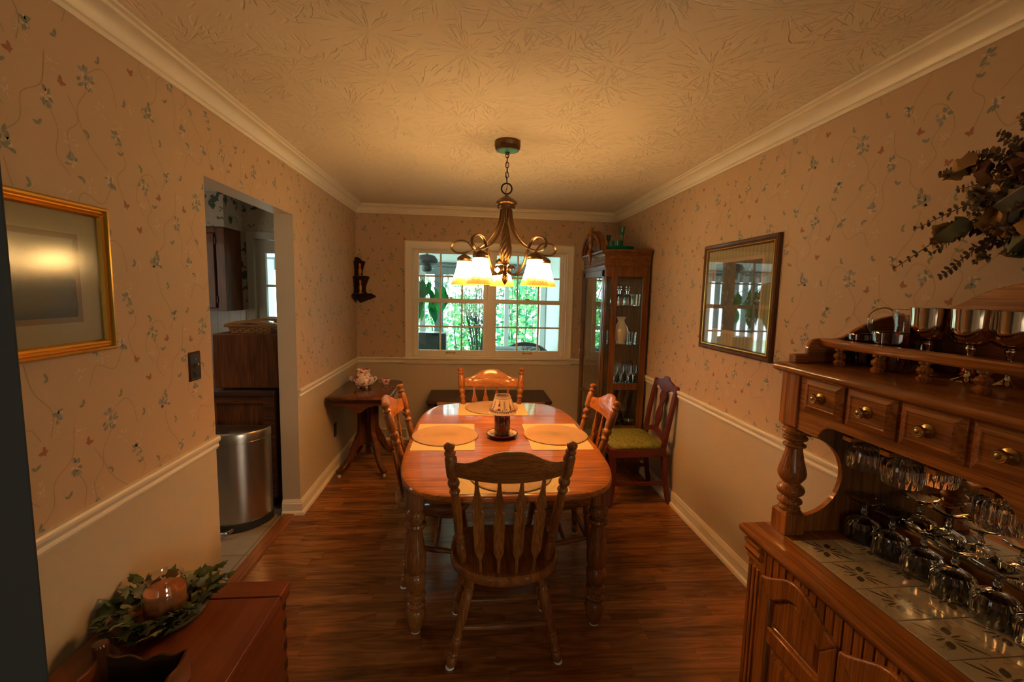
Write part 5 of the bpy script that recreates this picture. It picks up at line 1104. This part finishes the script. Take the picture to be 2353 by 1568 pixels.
for a, L in ((.15, .165), (.5, .18), (.95, .175), (2.6, .165)):
    mb = MB().tube(spl([(.11*cos(a), .11*sin(a), .03), (.14*cos(a+.05), .14*sin(a+.05), .070), (L*cos(a-.05), L*sin(a-.05), .062)], 6), .0015, 5, 3)
    for t, mi in ((.135, 1), (.155, 0), (L, 1)): ivyleaf(mb, T(t*cos(a), t*sin(a), .075) @ RZ(a-pi/2) @ RX(.3), .036, mi)
    mb.build('ivy_tendril', IVY, wr, clean=False)
bx = thing('scalloped_box', 'open dark wooden box with scalloped sides and reeded corners on the chest, below the wreath', 'wooden box', (-.872, 1.09, .5002))
bx0, bx1, by0, by1 = -.108, .112, -.13, .115
def scal(a, b): 
    n = 24; return [(lerp(a, b, i/n), .088-.010*sin(2*pi*1.5*i/n)**2-.016*(1-abs(2*i/n-1))) for i in range(n+1)]
for nm, y in (('side_panel', by1), ('side_panel', by0)): MB().prism([(bx0, .004), (bx1, .004)]+list(reversed(scal(bx0, bx1))), y-.004, y+.004, 'y').build(nm, drk('x'), bx, bevel=.001)  # panels turned from the lamp: their shade is put into a darker wood
for x in (bx0, bx1): MB().prism([(by0, .004), (by1, .004)]+list(reversed(scal(by0, by1))), x-.004, x+.004, 'x').build('side_panel', pine('y'), bx, bevel=.001)  # panels turned to the lamp: its light is put into the orange wood
MB().box(bx0, bx1, by0, by1, 0, .008).build('bottom', drk('x'), bx)
for x in (bx0,):
    for y in (by0, by1): MB().lathe([(.016, 0), (.016, .108), (.017, .110), (.015, .116), (.0001, .118)], T(x, y), 40, 0, True, 1, 1, lambda a, k: 1+.12*abs(sin(5*a))).build('reeded_post', mah('z'), bx)
# ------------------------------------------------------------------ kitchen seen through the doorway
kc = thing('kitchen_cabinet', 'brown oak kitchen base cabinet end panel behind the steel trash can', 'cabinet', (-1.82, 3.5, 0)); B = dict(parent=kc, world=True)
MB().box(-2.28, -1.362, 3.215, 3.80, .09, .832).build('body', kit('z'), **B); MB().box(-2.28, -1.40, 3.27, 3.75, 0, .09).build('toe_kick', drk('x'), **B)
mb = MB().box(-2.28, -1.362, 3.200, 3.215, .09, .16).box(-2.28, -1.362, 3.200, 3.215, .775, .832).box(-1.435, -1.362, 3.200, 3.215, .16, .775).box(-1.80, -1.745, 3.200, 3.215, .16, .775).box(-2.28, -2.22, 3.2, 3.215, .16, .775); mb.build('end_frame', kit('x'), bevel=.002, **B)
MB().box(-2.30, -1.350, 3.175, 3.82, .832, .866).build('worktop', mat('dark_worktop', (.06, .03, .02), .3)[0], bevel=.006, **B)
mw = thing('microwave', 'woodgrain-cased microwave oven on the kitchen counter behind the trash can', 'microwave', (-1.55, 3.46, .866)); B = dict(parent=mw, world=True)
MB().box(-1.765, -1.335, 3.225, 3.70, .878, 1.256).build('case', kit('z'), bevel=.006, **B)
for x in (-1.72, -1.38):
    for y in (3.27, 3.65): MB().lathe([(.012, 0), (.012, .013)], T(x+1.55, y-3.46, 0), 12).build('foot', BLACKP, mw)
MB().box(-1.75, -1.35, 3.699, 3.712, .89, 1.245).build('front_door', BLACKP, **B)
ba = thing('basket', 'woven splint basket with arched wooden end handles on top of the microwave', 'basket', (-1.545, 3.42, 1.2562))
def honey(a): return wood('basket_splint', (.24, .10, .03), (.46, .22, .07), a, .5, .1)
mb = MB()
for k in range(4):
    z0 = .004+k*.012; e = .004*k
    for i in range(10):
        o_ = .002*(1 if (i+k) % 2 else -1); x = lerp(-.135-e, .135+e, i/10); mb.box(x, x+.0265, -.115-e-.002-o_, -.115-e+.002-o_, z0, z0+.011).box(x, x+.0265, .115+e-.002+o_, .115+e+.002+o_, z0, z0+.011)
    for i in range(9):
        o_ = .002*(1 if (i+k) % 2 else -1); y = lerp(-.115-e, .115+e, i/9); mb.box(-.135-e-.002-o_, -.135-e+.002-o_, y, y+.0255, z0, z0+.011).box(.135+e-.002+o_, .135+e+.002+o_, y, y+.0255, z0, z0+.011)
mb.box(-.135, .135, -.115, .115, 0, .004); mb.build('woven_body', honey('x'), ba)
for y in (-.128, .128):
    o_ = spl2([(-.172, .050), (-.165, .064), (-.10, .084), (0, .094), (.10, .084), (.165, .064), (.172, .050)], 4); i_ = [(.06, .062), (.05, .072), (0, .076), (-.05, .072), (-.06, .062)]
    MB().prism(o_[:13]+[(0, .076), (-.05, .072), (-.06, .066), (-.05, .060), (0, .058), (0, .045), (-.172, .042)], y-.006, y+.006, 'y').prism(o_[12:]+[(.172, .042), (0, .045), (0, .058), (.05, .060), (.06, .066), (.05, .072), (0, .076)], y-.006, y+.006, 'y').build('end_handle', honey('x'), ba, bevel=.002)
for x in (-.152, .152): MB().box(x-.005, x+.005, -.12, .12, .046, .058).build('rim', honey('y'), ba, bevel=.002)
r = random.Random(2); g = [[.035+.028*r.random()*(1-abs(i-5)/9) for i in range(11)] for j in range(9)]
pw = MB().sheet(lambda u, v: (lerp(-.12, .12, u), lerp(-.10, .10, v), g[min(8, int(v*8.01))][min(10, int(u*10.01))]+.012), 10, 8).build('plastic_wrap', thin_glass('crumpled_plastic', (.8, .84, .82), .12, 2.2), smooth=0); pw.location = (-1.545, 3.42, 1.262); tag(pw, 'crumpled clear plastic wrap lying in the woven basket', 'plastic wrap')
tc_ = thing('trash_can', 'stainless steel half-round step trash can inside the kitchen doorway', 'trash can', (-1.575, 3.10, 0))
def dsh(s=1.0, n=26, rx=.232, ry=.225): return [(rx*s*cos(a), -ry*s*sin(a)) for a in [pi*i/n for i in range(n+1)]]
def dring(mb, lv, mi=0): return mb.rings([[(x*s_, y*s_+dy, z) for x, y in dsh()] for s_, dy, z in lv], mi)
dring(MB(), [(1.005, 0, 0), (1.012, 0, .01), (1.012, 0, .052), (1.0, 0, .056)]).build('base', BLACKP, tc_, smooth=30)
dring(MB(), [(.992, 0, .056), (.992, 0, .585)]).build('bin_body', STEEL, tc_, smooth=30)
dring(MB(), [(.97, 0, .585), (.97, 0, .590), (1.0, 0, .592), (1.0, 0, .640), (.985, 0, .648), (.90, -.01, .655), (.4, -.03, .664)]).build('lid', STEEL, tc_, smooth=30)
MB().tube(spl([(-.075, -.205, .030), (-.06, -.262, .030), (0, -.282, .026), (.06, -.262, .030), (.075, -.205, .030)], 5), .011, 8, 0, False, None, 1.0).build('pedal', CHROME, tc_)
uc = thing('wall_cabinet', 'brown oak kitchen wall cabinet beside the door, dark on its near end', 'wall cabinet', (-2.62, 4.6, 1.35)); B = dict(parent=uc, world=True)
MB().box(-3.3, -2.285, 4.468, YB-.002, 1.352, 2.125).build('body', kit('z'), **B)
mb = MB().box(-2.362, -2.285, 4.450, 4.468, 1.352, 2.125).box(-3.3, -2.362, 4.450, 4.468, 2.075, 2.125).box(-3.3, -2.362, 4.450, 4.468, 1.352, 1.375); mb.build('face_frame', kit('z'), bevel=.002, **B)
mb = MB().box(-2.86, -2.372, 4.430, 4.449, 1.380, 2.070); do = mb.build('door', kit('z'), bevel=.005, **B)
for z in (1.46, 2.0): MB().box(-2.374, -2.360, 4.440, 4.452, z-.03, z+.03).build('hinge', BLACKM, do)
struct(MB().box(-3.6, -2.262, 4.41, YB-.002, 2.128, ZC).box(-3.6, -2.255, 4.405, 4.41, 2.128, 2.14), 'wall_soffit', KWP, 'floral papered soffit above the kitchen wall cabinet', 'wall')
struct(MB().box(-3.6, -2.262, YB-.008, YB-.0015, .86, 1.352), 'wall_backsplash', tile_mat('white_wall_tile', (.52, .50, .46), (.56, .53, .49), .11, (.36, .34, .31), .3), 'white tiled kitchen backsplash', 'wall')
# ------------------------------------------------------------------ the sunroom and what stands in it
fn = thing('ceiling_fan', 'dark ceiling fan hanging in the sunroom behind the window', 'ceiling fan', (-.585, 6.05, 1.95)); DK = plain('fan_dark', (.018, .022, .020), .5)
zf = sz(6.05)-1.95
MB().lathe([(.014, .09), (.014, zf-.05), (.06, zf-.04), (.065, zf-.004)], None, 20).build('downrod', DK, fn)
MB().lathe([(.04, .115), (.10, .10), (.135, .055), (.140, .03), (.125, .0), (.07, -.02), (.06, -.03), (.065, -.09), (.05, -.11), (.001, -.115)], None, 32).build('motor', DK, fn)
for k in range(5):
    M = RZ(2*pi*k/5+.35) @ T(0, 0, -.03) @ RX(radians(10)); MB().slab([(.13, -.03), (.30, -.062), (.58, -.068), (.63, -.045), (.64, 0), (.63, .045), (.58, .068), (.30, .062), (.13, .03)], [(0, -.004), (0, .004)], 0, M).build('blade', plain('fan_blade', (.06, .07, .062), .5) if k == 0 else bpy.data.materials['fan_blade'], fn)
LEAF = [fol('leaf_yellow_green', (.24, .50, .22)), fol('leaf_mid_green', (.08, .32, .17)), fol('leaf_deep_green', (.03, .15, .09)), plain('bark', (.06, .055, .04), .9)]
HG = [fol('house_leaf', (.05, .30, .09), .45), fol('house_leaf_dark', (.02, .15, .06), .35), plain('house_stem', (.03, .07, .03), .8)]
hp = thing('hanging_plant', 'trailing broad-leaved plant hanging at the left of the sunroom view', 'hanging plant', (-.90, 5.45, 1.78)); r = random.Random(4)
MB().lathe([(.08, -.10), (.11, 0), (.115, .005), (.09, .005), (.0001, -.02)], None, 24, 0, False).build('pot', plain('hanging_pot', (.10, .06, .03), .7), hp)
for a in (.5, 2.6, 4.7): MB().tube([(.10*cos(a), .10*sin(a), 0), (0, 0, sz(5.45)-1.78-.01)], .002, 5).build('hanger', BLACKM, hp)
for i in range(16):
    a = r.uniform(-.9, .7); L = r.uniform(.15, .48); mb = MB(); e = r.uniform(.05, .42); cx, cy = .10*cos(a), .10*sin(a); P = spl([(cx*.6, cy*.6, 0), (cx*1.3, cy*1.3, .02), (cx*1.5+e*cos(a), cy*1.5+e*sin(a), -L*.4), (cx*1.4+e*cos(a), cy*1.4+e*sin(a), -L)], 5)
    mb.tube(P, .003, 5, 2)
    for p in P[4::2]: leaf(mb, T(*p) @ RZ(r.uniform(0, 6.3)) @ RX(r.uniform(-1.9, -1.0)), r.uniform(.16, .24), r.uniform(.07, .105), .25, r.choice((0, 1)))
    mb.build('vine', HG, hp, clean=False)
sp_ = thing('potted_plant', 'tall bare-stemmed pencil plant in a pot in the middle of the sunroom', 'potted plant', (.13, 6.60, -.1)); r = random.Random(8)
MB().lathe([(.0001, 0), (.12, 0), (.16, .30), (.17, .30), (.17, .33), (.145, .33), (.14, .29), (.0001, .28)], None, 28, 0, False).build('pot', plain('clay_pot', (.20, .10, .05), .8), sp_)
for i in range(34):
    a = r.uniform(0, 2*pi); s_ = r.uniform(.05, .34); h = r.uniform(1.2, 1.72); b0 = r.uniform(.0, .08); P = spl([(b0*cos(a), b0*sin(a), .28), (s_*.35*cos(a), s_*.35*sin(a), .28+h*.35), (s_*.8*cos(a+.2), s_*.8*sin(a+.2), .28+h*.75), (s_*cos(a)+r.uniform(-.05, .05), s_*sin(a), .28+h)], 5)
    mb = MB().tube(P, [lerp(.0075, .003, k/(len(P)-1)) for k in range(len(P))], 5, 0)
    for q in range(4):
        p = P[r.randrange(6, len(P)-2)]; mb.tube(spl([p, p+Vector((r.uniform(-.08, .08), r.uniform(-.08, .08), .1)), p+Vector((r.uniform(-.14, .14), r.uniform(-.14, .14), r.uniform(.05, .28)))], 4), .0035, 5, 0)
    mb.build('stem', plain('pencil_stem', (.03, .075, .04), .7) if i == 0 else bpy.data.materials['pencil_stem'], sp_)
tv = thing('television', 'dark box television on a low stand at the left of the sunroom', 'television', (-.49, 5.75, .40)); TVM = plain('tv_case', (.012, .035, .035), .35)
MB().box(-.165, .10, -.14, .14, .40, .67).build('cabinet', TVM, tv, bevel=.01); MB().box(-.150, .085, -.146, -.139, .425, .655).build('screen', plain('tv_screen', (.006, .018, .018), .12, coat=.5), tv); MB().box(.1, .18, -.10, .13, .41, .66).build('side_housing', plain('tv_back', (.02, .055, .055), .5), tv, bevel=.012)  # side facet of the case in a lighter tone than the front
ts = thing('television_stand', 'low stand under the sunroom television, below the window sill line', 'stand', (-.47, 5.75, -.1))
MB().box(-.24, .24, -.2, .2, .86, .90).build('stand_top', drk('x'), ts, bevel=.003)
for x in (-.21, .21):
    for y in (-.17, .17): MB().box(x-.02, x+.02, y-.02, y+.02, 0, .86).build('leg', drk('z'), ts)
ac = thing('wicker_chair', 'dark wicker tub chair in the sunroom at the right of the window view', 'armchair', (.765, 5.97, -.1)); WK = speckled('dark_wicker', (.03, .035, .03), .6, 120, .6)
n = 20; rl = []
for d_, z_ in ((0, .30), (0, .62), (.012, .66), (.05, .66), (.06, .62), (.06, .30)):
    rl.append([((.40-d_)*cos(a), (.36-d_)*sin(a)*.95, .30 if z_ == .30 else z_+.36*max(0, sin(a))**.7-.02) for a in [radians(-25+230*i/n) for i in range(n+1)]])
k = n+1; v = [p for q in rl for p in q]; f = [(j*k+i, j*k+i+1, ((j+1) % 6)*k+i+1, ((j+1) % 6)*k+i) for j in range(6) for i in range(n)]+[tuple(j*k for j in range(6)), tuple(j*k+n for j in range(6))]
MB().add(v, f).build('tub_back', WK, ac); MB().lathe([(.30, .0), (.33, .34), (.36, .40), (.0001, .40)], None, 28, 0, False).build('seat_base', WK, ac)
FLC = mask_mat('floral_cushion', (.10, .14, .13), [((.50, .48, .44), 1, .50), ((.26, .10, .12), 1.7, .6), ((.04, .10, .06), 2.4, .6)], 13, .5, .8, 0)
def cushion(nm, w_, d_, h, label, loc, rot, m):
    mb = MB(); mb.sheet(lambda u, v: (w_*(u-.5)*(1-.12*(2*v-1)**2), d_*(v-.5)*(1-.12*(2*u-1)**2), h*.5*(1-(2*u-1)**4)**.5*(1-(2*v-1)**4)**.5), 14, 14).sheet(lambda u, v: (w_*(u-.5)*(1-.12*(2*v-1)**2), d_*(v-.5)*(1-.12*(2*u-1)**2), -h*.5*(1-(2*u-1)**4)**.5*(1-(2*v-1)**4)**.5), 14, 14)
    o = mb.build(nm, m, smooth=70); o.location = loc; o.rotation_euler = rot; tag(o, label, 'cushion')
cushion('cushion', .50, .46, .15, 'floral print cushion leaning in the wicker chair in the sunroom', (.735, 5.95, .66), (radians(66), 0, .15), FLC)
ot = thing('cushioned_bench', 'pale blue cushioned bench left of the wicker chair in the sunroom', 'bench', (.40, 5.40, -.1)); 
MB().slab(rrect(-.22, .22, -.2, .2, .04, 4), [(.03, .90), (0, .93), (0, .99), (.03, 1.02)]).build('seat_cushion', plain('pale_blue_cloth', (.30, .38, .42), .8), ot, smooth=60); MB().box(-.2, .2, -.18, .18, 0, .90).build('base', WK, ot)
# shrubs and trees outside, each with its own crown and stems
def shrub(nm, x, y, w_, h, n, seed, label, cat, grp, zb=-.38):
    r = random.Random(seed); t = thing(nm, label, cat, (x, y, zb), 0, grp); mb = MB()
    for i in range(n):
        u, v_, q = r.gauss(0, .45), r.gauss(0, .45), r.random()**.8; wd = w_*(.55+.45*sin(pi*min(1, q*1.05)))
        M = T(u*wd, v_*wd, .15+q*h) @ rndrot(r) @ RX(r.uniform(-1, .6)); leaf(mb, M, r.uniform(.09, .19), r.uniform(.05, .10), .2, r.choice((0, 0, 1, 1, 2)), 3)
    mb.build('foliage', LEAF, t, clean=False, smooth=0)
    for k in range(5):
        a = r.uniform(0, 2*pi); mb = MB().tube(spl([(0, 0, 0), (.12*cos(a), .12*sin(a), h*.3), (w_*.4*cos(a), w_*.4*sin(a), h*.65), (w_*.55*cos(a), w_*.55*sin(a), h*.95)], 5), [lerp(.022, .005, i/15) for i in range(16)], 6); mb.build('stem', LEAF[3], t)
GR = 'shrubs in the garden beyond the sunroom'
shrub('garden_shrub', -.15, 9.0, .62, 1.75, 620, 1, 'leafy shrub beyond the bare-stemmed pencil plant', 'shrub', GR)
shrub('garden_shrub', .95, 8.7, .72, 2.3, 900, 2, 'tall bright green shrub filling the right window sash', 'shrub', GR)
shrub('garden_shrub', 1.55, 9.5, .75, 2.7, 700, 3, 'tall shrub by the white sunroom wall', 'shrub', GR)
shrub('garden_shrub', -1.15, 10.0, .9, 1.5, 500, 5, 'low shrub seen between the blind vanes', 'shrub', GR)
shrub('garden_tree', .35, 11.6, 1.2, 4.2, 900, 6, 'pale leafy tree farther back between the two window sashes', 'tree', 'trees in the garden')
shrub('garden_tree', -1.0, 12.5, 1.3, 4.4, 800, 7, 'pale leafy tree farther back behind the left sash', 'tree', 'trees in the garden')
shrub('garden_tree', 2.4, 12.0, 1.4, 4.6, 700, 8, 'pale leafy tree farther back behind the white sunroom wall', 'tree', 'trees in the garden')
